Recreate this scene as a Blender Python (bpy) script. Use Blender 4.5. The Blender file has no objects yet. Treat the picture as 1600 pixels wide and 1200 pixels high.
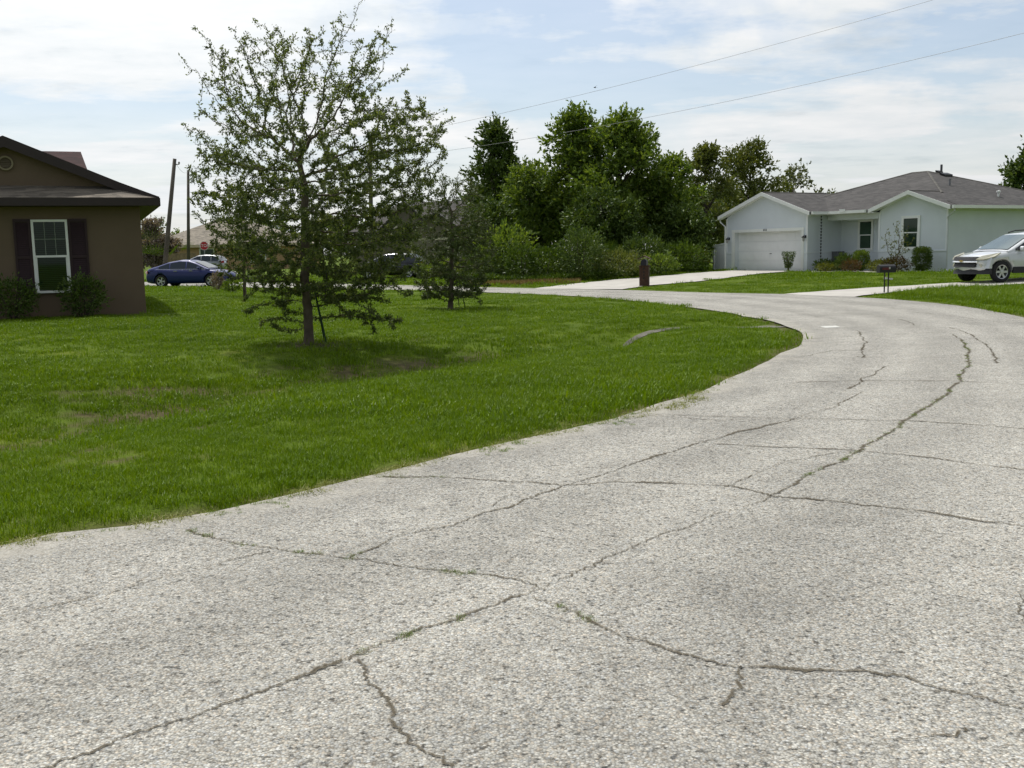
import bpy, bmesh, math, random
import numpy as np
from mathutils import Vector, Matrix
rng = np.random.default_rng(7); random.seed(7)
S = bpy.context.scene; COL = S.collection
rad = math.radians

# ------------------------------------------------------------------ camera
F = 1600.; H = 1.6; PIT = math.atan(208/1600); ROL = rad(1.1)
_r0 = np.array([1, 0, 0.]); _f = np.array([0, math.cos(PIT), -math.sin(PIT)]); _u0 = np.array([0, math.sin(PIT), math.cos(PIT)])
_r = math.cos(ROL)*_r0-math.sin(ROL)*_u0; _u = math.sin(ROL)*_r0+math.cos(ROL)*_u0
CAM = np.array([0, 0, H])
def ray(px, py): return _f+(px-800)/F*_r-(py-600)/F*_u
def G(px, py, z=0.): d = ray(px, py); return CAM+d*((z-H)/d[2])
def A(px, py, Y): d = ray(px, py); return CAM+d*(Y/d[1])
cd = bpy.data.cameras.new('camera'); cam = bpy.data.objects.new('camera', cd); COL.objects.link(cam)
M4 = Matrix.Identity(4)
for i in range(3):
    M4[i][0] = _r[i]; M4[i][1] = _u[i]; M4[i][2] = -_f[i]; M4[i][3] = CAM[i]
cam.matrix_world = M4
cd.sensor_width = 36; cd.lens = 36*F/1600; cd.clip_end = 3000; cd.clip_start = .05
S.camera = cam

# ------------------------------------------------------------------ tags and mesh helpers
def tag(o, label=None, cat=None, group=None, kind=None):
    if label: o['label'] = label
    if cat: o['category'] = cat
    if group: o['group'] = group
    if kind: o['kind'] = kind
    return o
def empty(name, loc=(0, 0, 0), rz=0., label=None, cat=None, group=None):
    o = bpy.data.objects.new(name, None); COL.objects.link(o)
    o.location = [float(a) for a in loc]; o.rotation_euler = (0, 0, rz); o.empty_display_size = .2
    return tag(o, label, cat, group)
def link(name, me, mat, parent=None):
    o = bpy.data.objects.new(name, me); COL.objects.link(o)
    if mat is not None: me.materials.append(mat)
    if parent is not None: o.parent = parent
    return o
def copy_tree(o, parent=None):
    c = o.copy(); COL.objects.link(c)
    if parent is not None: c.parent = parent
    for ch in list(o.children): copy_tree(ch, c)
    return c
class MB:
    def __init__(s): s.v = []; s.f = []
    def add(s, vs, fs):
        n = len(s.v); s.v += [tuple(float(c) for c in p) for p in vs]; s.f += [[i+n for i in f] for f in fs]; return s
    def box(s, x0, x1, y0, y1, z0, z1, R=None, o=(0, 0, 0)):
        vs = [(x, y, z) for z in (z0, z1) for x, y in ((x0, y0), (x1, y0), (x1, y1), (x0, y1))]
        if R is not None: vs = [R @ Vector(p)+Vector(o) for p in vs]
        elif o != (0, 0, 0): vs = [Vector(p)+Vector(o) for p in vs]
        return s.add(vs, [(3, 2, 1, 0), (4, 5, 6, 7), (0, 1, 5, 4), (1, 2, 6, 5), (2, 3, 7, 6), (3, 0, 4, 7)])
    def slab(s, poly, d):          # polygon extruded by vector d
        n = len(poly); p = [Vector(q) for q in poly]; q = [a+Vector(d) for a in p]
        nrm = Vector((0, 0, 0))
        for i in range(n): nrm += p[i].cross(p[(i+1) % n])
        fl = nrm.dot(Vector(d)) > 0
        fs = [list(range(n)), list(range(2*n-1, n-1, -1))] + [((i+1) % n, i, n+i, n+(i+1) % n) for i in range(n)]
        if fl: fs = [list(reversed(f)) for f in fs]
        return s.add(p+q, fs)
    def tube(s, pts, rs, n=6, cap=True):
        pts = [Vector([float(c) for c in p]) for p in pts]
        if not hasattr(rs, '__len__'): rs = [rs]*len(pts)
        b = len(s.v); m = len(pts); ref = None
        for i, p in enumerate(pts):
            t = (pts[min(i+1, m-1)]-pts[max(i-1, 0)])
            t = t.normalized() if t.length > 1e-9 else Vector((0, 0, 1))
            if ref is None: ref = t.orthogonal().normalized()
            ref = (ref-t*ref.dot(t)); ref = ref.normalized() if ref.length > 1e-6 else t.orthogonal().normalized()
            w = t.cross(ref)
            for k in range(n):
                a = 2*math.pi*k/n; s.v.append(tuple(p+(ref*math.cos(a)+w*math.sin(a))*float(rs[i])))
        for i in range(m-1):
            for k in range(n):
                s.f.append([b+i*n+k, b+i*n+(k+1) % n, b+(i+1)*n+(k+1) % n, b+(i+1)*n+k])
        if cap:
            s.f.append([b+k for k in range(n-1, -1, -1)]); s.f.append([b+(m-1)*n+k for k in range(n)])
        return s
    def lathe(s, prof, n=24, axis='z', o=(0, 0, 0)):   # closed or open profile of (r, h)
        b = len(s.v)
        for r, h in prof:
            for k in range(n):
                a = 2*math.pi*k/n; c, q = r*math.cos(a), r*math.sin(a)
                p = (c, q, h) if axis == 'z' else ((c, h, q) if axis == 'y' else (h, c, q))
                s.v.append((p[0]+o[0], p[1]+o[1], p[2]+o[2]))
        for i in range(len(prof)-1):
            for k in range(n):
                s.f.append([b+i*n+k, b+i*n+(k+1) % n, b+(i+1)*n+(k+1) % n, b+(i+1)*n+k])
        return s
    def build(s, name, mat, parent=None, smooth=False, bevel=0.):
        me = bpy.data.meshes.new(name); me.from_pydata(s.v, [], s.f); me.update()
        bm = bmesh.new(); bm.from_mesh(me); bmesh.ops.recalc_face_normals(bm, faces=bm.faces[:])
        if bevel: bmesh.ops.bevel(bm, geom=bm.edges[:]+bm.verts[:], offset=bevel, segments=1, affect='EDGES', clamp_overlap=True)
        bm.to_mesh(me); bm.free()
        if smooth: me.polygons.foreach_set('use_smooth', [True]*len(me.polygons))
        return link(name, me, mat, parent)
def np_mesh(name, V, Fc, mat, parent=None, smooth=False):
    V = np.ascontiguousarray(V, dtype=np.float32); Fc = np.ascontiguousarray(Fc, dtype=np.int32); k = Fc.shape[1]
    me = bpy.data.meshes.new(name); me.vertices.add(len(V)); me.vertices.foreach_set('co', V.ravel())
    me.loops.add(Fc.size); me.loops.foreach_set('vertex_index', Fc.ravel())
    me.polygons.add(len(Fc)); me.polygons.foreach_set('loop_start', np.arange(0, Fc.size, k, dtype=np.int32))
    if smooth: me.polygons.foreach_set('use_smooth', np.ones(len(Fc), dtype=bool))
    me.update(calc_edges=True); me.validate()
    return link(name, me, mat, parent)
def fattr(o, name, vals):
    a = o.data.attributes.new(name, 'FLOAT', 'POINT'); a.data.foreach_set('value', np.asarray(vals, dtype=np.float32))

# ------------------------------------------------------------------ materials
def newmat(name):
    m = bpy.data.materials.new(name); m.use_nodes = True; nt = m.node_tree
    return m, nt, nt.nodes['Principled BSDF'], nt.nodes['Material Output']
def nd(nt, t, **k):
    n = nt.nodes.new(t)
    for a, b in k.items():
        if a in n.inputs: n.inputs[a].default_value = b
        else: setattr(n, a, b)
    return n
def ramp(nt, fac, stops, interp='LINEAR'):
    r = nd(nt, 'ShaderNodeValToRGB'); cr = r.color_ramp; cr.interpolation = interp
    while len(cr.elements) < len(stops): cr.elements.new(.5)
    for e, (p, c) in zip(cr.elements, stops):
        e.position = p; e.color = (*c, 1) if hasattr(c, '__len__') else (c, c, c, 1)
    nt.links.new(fac, r.inputs['Fac']); return r.outputs['Color']
def mixc(nt, fac, a, b, mode='MIX'):
    m = nd(nt, 'ShaderNodeMix', data_type='RGBA', blend_type=mode)
    for s, v in ((0, fac), (6, a), (7, b)):
        if hasattr(v, 'is_linked'): nt.links.new(v, m.inputs[s])
        else: m.inputs[s].default_value = v if s == 0 else (*v, 1)
    return m.outputs[2]
def math_(nt, op, a, b=0., clamp=False):
    m = nd(nt, 'ShaderNodeMath', operation=op); m.use_clamp = clamp
    for i, v in enumerate((a, b)):
        if hasattr(v, 'is_linked'): nt.links.new(v, m.inputs[i])
        else: m.inputs[i].default_value = v
    return m.outputs[0]
def noise(nt, vec, scale, detail=3., rough=.55):
    n = nd(nt, 'ShaderNodeTexNoise', Scale=scale, Detail=detail, Roughness=rough)
    if vec is not None: nt.links.new(vec, n.inputs['Vector'])
    return n.outputs['Fac']
def bump(nt, h, p, strength=.3, dist=.01):
    b = nd(nt, 'ShaderNodeBump', Strength=strength, Distance=dist)
    nt.links.new(h, b.inputs['Height']); nt.links.new(b.outputs[0], p.inputs['Normal'])
def M(name, col, rough=.7, metal=0., var=.12, vs=3., bs=0., bd=.004, spec=.4, coat=0.):
    m, nt, p, out = newmat(name)
    tc = nd(nt, 'ShaderNodeTexCoord').outputs['Object']
    lo = [c*(1-var) for c in col]; hi = [min(1, c*(1+var)) for c in col]
    nn = noise(nt, tc, vs, 5)
    nt.links.new(ramp(nt, nn, [(.3, lo), (.7, hi)]), p.inputs['Base Color'])
    p.inputs['Roughness'].default_value = rough; p.inputs['Metallic'].default_value = metal
    p.inputs['Specular IOR Level'].default_value = spec; p.inputs['Coat Weight'].default_value = coat
    p.inputs['Coat Roughness'].default_value = .06
    if bs: bump(nt, noise(nt, tc, bs, 4), p, .4, bd)
    return m
def shingle(name, c, row=.14):
    m, nt, p, out = newmat(name)
    tc = nd(nt, 'ShaderNodeTexCoord').outputs['Object']
    sx = nd(nt, 'ShaderNodeSeparateXYZ'); nt.links.new(tc, sx.inputs[0])
    rw = math_(nt, 'FRACT', math_(nt, 'MULTIPLY', sx.outputs['Z'], 1/(row*.34)))
    edge = ramp(nt, rw, [(0., .42), (.2, 1.), (1., .85)])
    mp = nd(nt, 'ShaderNodeMapping'); mp.inputs['Scale'].default_value = (3.2, 3.2, 21.); nt.links.new(tc, mp.inputs['Vector'])
    v = nd(nt, 'ShaderNodeTexVoronoi', Scale=1.); nt.links.new(mp.outputs[0], v.inputs['Vector'])
    tabs = nd(nt, 'ShaderNodeSeparateColor'); nt.links.new(v.outputs['Color'], tabs.inputs[0])
    base = ramp(nt, tabs.outputs[0], [(0., [q*.65 for q in c]), (.5, c), (1., [min(1, q*1.4) for q in c])])
    gr = ramp(nt, noise(nt, tc, 1.3, 5), [(.3, .8), (.7, 1.15)])
    sp = ramp(nt, noise(nt, tc, 60., 2), [(.3, .75), (.7, 1.2)])
    col = mixc(nt, 1., mixc(nt, 1., mixc(nt, 1., base, edge, 'MULTIPLY'), gr, 'MULTIPLY'), sp, 'MULTIPLY')
    nt.links.new(col, p.inputs['Base Color']); p.inputs['Roughness'].default_value = .9
    bump(nt, edge, p, .5, .01)
    return m
def leafmat(name, dark, light, trans=.3, rough=.5, spec=.22, yellow=None):
    rough = max(rough, .5); spec = min(spec, .25)
    m, nt, p, out = newmat(name)
    g = nd(nt, 'ShaderNodeNewGeometry')
    rn = g.outputs['Random Per Island']
    n1 = noise(nt, g.outputs['Position'], 1.1, 3)
    f = math_(nt, 'ADD', math_(nt, 'MULTIPLY', rn, .55), math_(nt, 'MULTIPLY', n1, .5))
    st = [(.2, dark), (.8, light)]
    if yellow: st.append((.99, yellow))
    c = ramp(nt, f, st)
    nt.links.new(c, p.inputs['Base Color']); p.inputs['Roughness'].default_value = rough; p.inputs['Specular IOR Level'].default_value = spec
    t = nd(nt, 'ShaderNodeBsdfTranslucent')
    nt.links.new(mixc(nt, 1., c, (1.3, 1.2, .5), 'MULTIPLY'), t.inputs['Color'])
    mx = nd(nt, 'ShaderNodeMixShader'); mx.inputs[0].default_value = trans
    nt.links.new(p.outputs[0], mx.inputs[1]); nt.links.new(t.outputs[0], mx.inputs[2]); nt.links.new(mx.outputs[0], out.inputs['Surface'])
    return m

# ------------------------------------------------------------------ world, sun
SUN_EL = rad(62); SUN_AZ = rad(-31)         # from behind and to the left
w = bpy.data.worlds.new('World'); S.world = w; w.use_nodes = True; nt = w.node_tree
for n in list(nt.nodes): nt.nodes.remove(n)
out = nd(nt, 'ShaderNodeOutputWorld')
sky = nd(nt, 'ShaderNodeTexSky', sky_type='NISHITA'); sky.sun_disc = False
sky.sun_elevation = SUN_EL; sky.sun_rotation = SUN_AZ; sky.air_density = 1.; sky.dust_density = 1.5
bg1 = nd(nt, 'ShaderNodeBackground', Strength=.13); nt.links.new(sky.outputs[0], bg1.inputs[0])
tc = nd(nt, 'ShaderNodeTexCoord').outputs['Generated']
sx = nd(nt, 'ShaderNodeSeparateXYZ'); nt.links.new(tc, sx.inputs[0])
zz = math_(nt, 'ADD', math_(nt, 'MAXIMUM', sx.outputs['Z'], 0.), .09)
cv = nd(nt, 'ShaderNodeCombineXYZ')
nt.links.new(math_(nt, 'DIVIDE', sx.outputs['X'], zz), cv.inputs[0]); nt.links.new(math_(nt, 'DIVIDE', sx.outputs['Y'], zz), cv.inputs[1])
mp = nd(nt, 'ShaderNodeMapping'); mp.inputs['Location'].default_value = (3.3, 1.2, 0); mp.inputs['Rotation'].default_value = (0, 0, rad(-18)); mp.inputs['Scale'].default_value = (.8, 1.0, 1)
nt.links.new(cv.outputs[0], mp.inputs['Vector'])
c1 = noise(nt, mp.outputs[0], .95, 7, .6)
cover = ramp(nt, c1, [(.40, 0.), (.47, .55), (.55, 1.)])
lowz = ramp(nt, sx.outputs['Z'], [(.0, 1.), (.09, .8), (.17, 0.)])
cover = math_(nt, 'MAXIMUM', cover, math_(nt, 'MULTIPLY', lowz, .8))
wv = nd(nt, 'ShaderNodeTexNoise', Scale=7., Detail=5., Roughness=.6); nt.links.new(tc, wv.inputs['Vector'])
wo = nd(nt, 'ShaderNodeVectorMath', operation='MULTIPLY_ADD'); nt.links.new(wv.outputs['Color'], wo.inputs[0]); wo.inputs[1].default_value = (.46, .10, .24)
nt.links.new(tc, wo.inputs[2])
for (px, py, sx_, sz_, am) in ((770, 105, 7.5, 17., .95), (900, 165, 7., 22., .8), (1060, 62, 6., 24., .6), (1500, 95, 6., 24., .55), (690, 20, 9., 22., .6)):
    d0 = ray(px, py); d0 = d0/np.linalg.norm(d0)+np.array((.23, .05, .12))
    sb = nd(nt, 'ShaderNodeVectorMath', operation='SUBTRACT'); nt.links.new(wo.outputs[0], sb.inputs[0]); sb.inputs[1].default_value = d0
    ml = nd(nt, 'ShaderNodeVectorMath', operation='MULTIPLY'); nt.links.new(sb.outputs[0], ml.inputs[0]); ml.inputs[1].default_value = (sx_, 1., sz_)
    ln = nd(nt, 'ShaderNodeVectorMath', operation='LENGTH'); nt.links.new(ml.outputs[0], ln.inputs[0])
    cover = math_(nt, 'SUBTRACT', cover, math_(nt, 'MULTIPLY', ramp(nt, ln.outputs['Value'], [(.15, .62), (.9, 0.)]), am), True)
c2 = noise(nt, mp.outputs[0], 1.6, 6, .6)
c2 = math_(nt, 'ADD', math_(nt, 'MULTIPLY', c2, .62), math_(nt, 'MULTIPLY', noise(nt, mp.outputs[0], 4.5, 6, .6), .38))
ccol = ramp(nt, c2, [(.30, (.64, .70, .745)), (.46, (.87, .905, .925)), (.62, (.98, .985, .99))])
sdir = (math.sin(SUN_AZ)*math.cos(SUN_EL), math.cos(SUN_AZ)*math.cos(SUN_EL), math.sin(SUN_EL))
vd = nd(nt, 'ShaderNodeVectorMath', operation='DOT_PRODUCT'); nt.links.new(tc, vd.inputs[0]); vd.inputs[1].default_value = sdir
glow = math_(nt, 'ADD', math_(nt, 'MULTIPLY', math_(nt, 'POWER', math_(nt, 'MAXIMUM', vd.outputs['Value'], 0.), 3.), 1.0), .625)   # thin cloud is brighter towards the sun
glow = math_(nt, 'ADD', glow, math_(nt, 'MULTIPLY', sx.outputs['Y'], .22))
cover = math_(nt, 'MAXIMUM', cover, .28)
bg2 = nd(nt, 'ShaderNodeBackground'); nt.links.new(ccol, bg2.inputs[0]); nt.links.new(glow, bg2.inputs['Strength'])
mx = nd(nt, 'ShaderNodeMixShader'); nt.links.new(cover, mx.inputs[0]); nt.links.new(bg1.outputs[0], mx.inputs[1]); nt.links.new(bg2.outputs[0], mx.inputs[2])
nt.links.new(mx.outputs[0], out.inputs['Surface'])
sl = bpy.data.lights.new('sun', 'SUN'); sl.energy = 3.6; sl.angle = rad(2.0); sl.color = (1., .96, .9)
so = bpy.data.objects.new('sun', sl); COL.objects.link(so)
sd = Vector((math.sin(SUN_AZ)*math.cos(SUN_EL), math.cos(SUN_AZ)*math.cos(SUN_EL), math.sin(SUN_EL)))
so.rotation_euler = sd.to_track_quat('Z', 'Y').to_euler(); so.location = sd*60
S.view_settings.view_transform = 'Standard'; S.view_settings.look = 'None'; S.view_settings.exposure = 0.; S.view_settings.gamma = 1.
S.view_settings.use_curve_mapping = False

# ------------------------------------------------------------------ road outline and terrain heights
inner = [G(*p)[:2] for p in ((0, 855), (125, 838), (250, 813), (375, 790), (500, 762), (650, 728), (800, 688), (910, 661), (1000, 638), (1100, 606), (1180, 572), (1232, 545), (1247, 531),
         (1243, 518), (1214, 504), (1165, 494), (1100, 483), (1000, 471), (900, 462.5), (750, 456.5), (600, 452.5), (400, 449), (240, 447.3))]
outer = [(3.9, .8), (7.4, 11.), (9.6, 17.)]+[tuple(G(*p)[:2]) for p in ((1600, 496), (1500, 478), (1400, 468), (1340, 464.5), (1250, 460), (1100, 457), (970, 453), (835, 450.5), (700, 447.5), (560, 444), (345, 440.5))]
inner = [np.array(inner[0])-np.array((.66, .75))*k for k in (30, 12, 4)]+[np.array(p) for p in inner]
outer = [np.array((3.9, .8))-np.array((.60, .80))*k for k in (30, 12, 4)]+[np.array(p) for p in outer]
inner += [inner[-1]+np.array((-.86, .5))*k for k in (15, 45)]
outer += [outer[-1]+np.array((-.86, .5))*k for k in (12, 40)]
def smooth(pl, n):                       # Catmull-Rom, resampled by length
    P = np.array([2*pl[0]-pl[1]]+list(pl)+[2*pl[-1]-pl[-2]]); o = []
    for i in range(1, len(P)-2):
        for t in np.linspace(0, 1, 12, endpoint=False):
            a, b, c, d = P[i-1:i+3]
            o.append(.5*(2*b+(c-a)*t+(2*a-5*b+4*c-d)*t*t+(3*b-a-3*c+d)*t**3))
    o.append(P[-2]); o = np.array(o); L = np.r_[0, np.cumsum(np.linalg.norm(np.diff(o, axis=0), axis=1))]
    q = np.linspace(0, L[-1], n); return np.c_[np.interp(q, L, o[:, 0]), np.interp(q, L, o[:, 1])]
NI = 260
IN = smooth(inner, NI); OU = smooth(outer, NI)
def segdist(X, pl):
    X = np.asarray(X); best = np.full(len(X), 1e9)
    for a, b in zip(pl[:-1], pl[1:]):
        ab = b-a; t = np.clip(((X-a) @ ab)/(ab @ ab+1e-12), 0, 1); q = a+t[:, None]*ab
        best = np.minimum(best, np.hypot(*(X-q).T))
    return best
POLY = np.vstack([IN, OU[::-1]])
def inside(X, poly):
    r = np.zeros(len(X), bool); n = len(poly)
    for i in range(n):
        a, b = poly[i], poly[(i+1) % n]
        c = (a[1] > X[:, 1]) != (b[1] > X[:, 1])
        xx = (b[0]-a[0])*(X[:, 1]-a[1])/(b[1]-a[1]+1e-12)+a[0]; r ^= c & (X[:, 0] < xx)
    return r
def sstep(x, a, b): t = np.clip((x-a)/(b-a), 0, 1); return t*t*(3-2*t)
FLUME = np.array([G(960, 543, -.30)[:2], G(1000, 531, -.28)[:2], G(1050, 523, -.24)[:2], G(1110, 517.5, -.18)[:2], G(1170, 513.5, -.10)[:2], G(1222, 511, -.02)[:2]])
SW = smooth([G(-220, 735, -.2)[:2], G(0, 690, -.2)[:2], G(200, 655, -.2)[:2], G(450, 605, -.2)[:2], G(700, 570, -.22)[:2], G(880, 552, -.27)[:2], G(960, 543, -.30)[:2]], 40)   # swale line
def terrain(X):
    X = np.atleast_2d(X).astype(float); di = segdist(X, IN[::2]); do = segdist(X, OU[::2]); ins = inside(X, POLY[::1])
    d = np.minimum(di, do); isin = di < do
    hi = .03*sstep(di, .0, .35)+.17*sstep(di, 5.5, 12.)*sstep(-X[:, 0], 2., 10.)+.05*sstep(di, 4, 10)
    ds = segdist(X, SW); dfl = segdist(X, FLUME)
    hi = hi-.27*np.exp(-(ds/1.5)**2)*sstep(di, .2, 2.2)-.10*np.exp(-(dfl/.7)**2)*sstep(di, .0, .8)
    ho = .03*sstep(do, 0., .35)+.05*sstep(do, .6, 4.)+.21*sstep(do, 4., 14.)
    h = np.where(isin, hi, ho)-.035
    h += .012*np.sin(X[:, 0]*1.7+.6*X[:, 1])*np.sin(X[:, 1]*1.3)*sstep(d, .3, 2.)
    far = sstep(np.hypot(X[:, 0], X[:, 1]), 90, 140)
    h = h*(1-far)
    return np.where(ins, -.035, h)
xs = np.unique(np.r_[np.linspace(-900, -60, 16), np.arange(-60, -14, 1.), np.arange(-14, 14, .28), np.arange(14, 45, .8), np.linspace(45, 900, 18)])
ys = np.unique(np.r_[np.linspace(-300, -20, 8), np.arange(-20, 2, 1.), np.arange(2, 30, .28), np.arange(30, 70, .7), np.linspace(70, 150, 20), np.linspace(150, 1600, 14)])
XX, YY = np.meshgrid(xs, ys); XY = np.c_[XX.ravel(), YY.ravel()]
Z = terrain(XY); ZG = Z.reshape(len(ys), len(xs))
def TG_(X):                              # heights read back from the ground sheet
    X = np.atleast_2d(X); i = np.clip(np.searchsorted(xs, X[:, 0])-1, 0, len(xs)-2); j = np.clip(np.searchsorted(ys, X[:, 1])-1, 0, len(ys)-2)
    a = (X[:, 0]-xs[i])/(xs[i+1]-xs[i]); b = (X[:, 1]-ys[j])/(ys[j+1]-ys[j])
    return (ZG[j, i]*(1-a)+ZG[j, i+1]*a)*(1-b)+(ZG[j+1, i]*(1-a)+ZG[j+1, i+1]*a)*b
def T(x, y): return float(TG_([(x, y)])[0])
def Gt(px, py):                          # a picture point dropped on the terrain
    z = 0.
    for _ in range(6): p = G(px, py, z); z = T(p[0], p[1])
    return np.array([p[0], p[1], z])
def onT(x, y): return np.array([x, y, T(x, y)])

nx, ny = len(xs), len(ys); ii = np.arange(nx*ny).reshape(ny, nx)
FQ = np.c_[ii[:-1, :-1].ravel(), ii[:-1, 1:].ravel(), ii[1:, 1:].ravel(), ii[1:, :-1].ravel()]
TREE1 = Gt(483, 537); TREE2 = Gt(704, 483); TREE3 = Gt(383, 465)
def hash_noise(X, s, seed):              # cheap smooth value noise
    r = np.random.default_rng(seed); tab = r.random((64, 64)); q = np.asarray(X)/s; i = np.floor(q).astype(int); f = q-i; f = f*f*(3-2*f)
    g = lambda a, b: tab[(i[:, 0]+a) % 64, (i[:, 1]+b) % 64]
    return (g(0, 0)*(1-f[:, 0])+g(1, 0)*f[:, 0])*(1-f[:, 1])+(g(0, 1)*(1-f[:, 0])+g(1, 1)*f[:, 0])*f[:, 1]
def dirtiness(X):
    ds = segdist(X, SW)
    n = .5*hash_noise(X, .62, 1)+.3*hash_noise(X, .21, 2)+.2*hash_noise(X, .09, 4); nb = hash_noise(X, 1.6, 3)
    strip = np.exp(-(ds/1.9)**2)*sstep(-X[:, 0], -.9, 1.6)
    d = np.clip((strip*.80+n*1.6+nb*.8-1.75)*2.4, 0, .85)
    for t, r in ((TREE1, .7), (TREE2, .45)):
        d = np.maximum(d, np.clip((1.25-np.hypot(X[:, 0]-t[0], X[:, 1]-t[1])/r+n*.6-.3), 0, .9))
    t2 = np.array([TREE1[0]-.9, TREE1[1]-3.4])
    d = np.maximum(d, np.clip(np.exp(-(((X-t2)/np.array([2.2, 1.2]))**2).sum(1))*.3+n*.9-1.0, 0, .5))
    return np.clip(d, 0, 1)
gm, nt, p, out = newmat('ground_turf')
tco = nd(nt, 'ShaderNodeTexCoord').outputs['Object']
at = nd(nt, 'ShaderNodeAttribute', attribute_name='dirt').outputs['Fac']; ae = nd(nt, 'ShaderNodeAttribute', attribute_name='sand').outputs['Fac']
gcol = ramp(nt, noise(nt, tco, .8, 6), [(.3, (.055, .09, .006)), (.55, (.085, .13, .007)), (.75, (.12, .145, .014))])
fine = ramp(nt, noise(nt, tco, 55, 3), [(.3, .55), (.7, 1.35)])
gcol = mixc(nt, 1., gcol, fine, 'MULTIPLY')
dcol = ramp(nt, noise(nt, tco, 9, 6), [(.3, (.045, .032, .018)), (.6, (.09, .066, .04)), (.8, (.15, .12, .075))])
scol = ramp(nt, noise(nt, tco, 30, 4), [(.3, (.22, .19, .14)), (.7, (.36, .32, .25))])
c = mixc(nt, at, gcol, dcol); c = mixc(nt, ae, c, scol)
nt.links.new(c, p.inputs['Base Color']); p.inputs['Roughness'].default_value = .95; p.inputs['Specular IOR Level'].default_value = .1
bump(nt, noise(nt, tco, 40, 4), p, .6, .02)
ground = np_mesh('ground', np.c_[XY, Z], FQ, gm, smooth=True); tag(ground, kind='structure')
fattr(ground, 'dirt', np.maximum(dirtiness(XY), np.clip(1-np.minimum(segdist(XY, IN[::2]), segdist(XY, OU[::2]))/.3, 0, .85)))
fattr(ground, 'sand', np.zeros(len(XY)))

# ------------------------------------------------------------------ road
NA = 20
t = np.linspace(0, 1, NA)
wob = lambda k, s, a: a*np.interp(np.arange(NI)*1., np.arange(0, NI+s, s), np.random.default_rng(k).uniform(-1, 1, len(np.arange(0, NI+s, s))))
e1 = wob(3, 2, .07)+wob(4, 5, .06); tw = np.gradient(IN, axis=0); tw /= np.linalg.norm(tw, axis=1)[:, None]; nr = np.c_[tw[:, 1], -tw[:, 0]]
INr = IN+nr*e1[:, None]*np.clip((np.arange(NI) > 5), 0, 1)[:, None]
RV = (INr[:, None, :]*(1-t)[None, :, None]+OU[:, None, :]*t[None, :, None])
RZ = .0+.05*np.sin(np.pi*t)[None, :]*np.ones((NI, 1))*.5
V = np.concatenate([RV, RZ[:, :, None]], 2).reshape(-1, 3)
ii = np.arange(NI*NA).reshape(NI, NA); FQ = np.c_[ii[:-1, :-1].ravel(), ii[1:, :-1].ravel(), ii[1:, 1:].ravel(), ii[:-1, 1:].ravel()][:, ::-1]
rm, nt, p, out = newmat('weathered_chipseal')
tco = nd(nt, 'ShaderNodeTexCoord').outputs['Object']
v1 = nd(nt, 'ShaderNodeTexVoronoi', Scale=108.); nt.links.new(tco, v1.inputs['Vector'])
v1.inputs['Randomness'].default_value = 1.
sc = nd(nt, 'ShaderNodeSeparateColor'); nt.links.new(v1.outputs['Color'], sc.inputs[0])
stone = ramp(nt, sc.outputs[0], [(0., (.21, .20, .175)), (.3, (.35, .338, .30)), (.8, (.44, .428, .382)), (1., (.58, .565, .51))])
gap = ramp(nt, v1.outputs['Distance'], [(.40, 1.), (.68, .58)])
n2 = ramp(nt, noise(nt, tco, 34, 3, .65), [(.33, .30), (.45, 1.), (.75, 1.06)])
n3 = ramp(nt, noise(nt, tco, .42, 6, .65), [(.3, .74), (.48, .96), (.7, 1.09)])
n4 = ramp(nt, noise(nt, tco, 4.5, 4, .6), [(.3, .86), (.7, 1.07)])
hue = ramp(nt, sc.outputs[1], [(.0, (1.06, .97, .88)), (.3, (1., 1., .98)), (.7, (1., 1., 1.)), (1., (.93, .98, 1.06))])
stone = mixc(nt, 1., stone, hue, 'MULTIPLY')
col = stone
for q in (gap, n2, n3, n4): col = mixc(nt, 1., col, q, 'MULTIPLY')
ed = nd(nt, 'ShaderNodeAttribute', attribute_name='edge').outputs['Fac']
sandf = math_(nt, 'SUBTRACT', math_(nt, 'ADD', math_(nt, 'MULTIPLY', noise(nt, tco, 1.5, 6, .7), 1.7), -.42), math_(nt, 'MULTIPLY', ed, 1.0))
sandf = ramp(nt, sandf, [(.08, 0.), (.42, 1.)])
sand = mixc(nt, 1., ramp(nt, noise(nt, tco, 70, 3), [(.3, (.33, .31, .26)), (.7, (.48, .45, .385))]), n4, 'MULTIPLY')
lane = nd(nt, 'ShaderNodeAttribute', attribute_name='lane').outputs['Fac']
lane = ramp(nt, math_(nt, 'ADD', lane, math_(nt, 'MULTIPLY', noise(nt, tco, .7, 4), .8)), [(.3, .87), (1.2, 1.08)])
col = mixc(nt, 1., col, lane, 'MULTIPLY')
col = mixc(nt, math_(nt, 'MULTIPLY', sandf, .55), col, sand)
nt.links.new(col, p.inputs['Base Color']); p.inputs['Roughness'].default_value = .9; p.inputs['Specular IOR Level'].default_value = .25
hh = math_(nt, 'ADD', math_(nt, 'MULTIPLY', v1.outputs['Distance'], -1.), noise(nt, tco, 26, 3, .6))
bump(nt, hh, p, .3, .005)
road = np_mesh('road', V, FQ, rm, smooth=True); tag(road, kind='structure')
fattr(road, 'edge', segdist(V[:, :2], INr[::1]))
tt_ = np.tile(t, NI); fattr(road, 'lane', sum(np.exp(-((tt_-c_)/.06)**2) for c_ in (.16, .36, .62, .84))*.8)
def road_z(x, y):
    k = np.argmin(((V[:, :2]-np.array((x, y)))**2).sum(1)); return V[k, 2]

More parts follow.
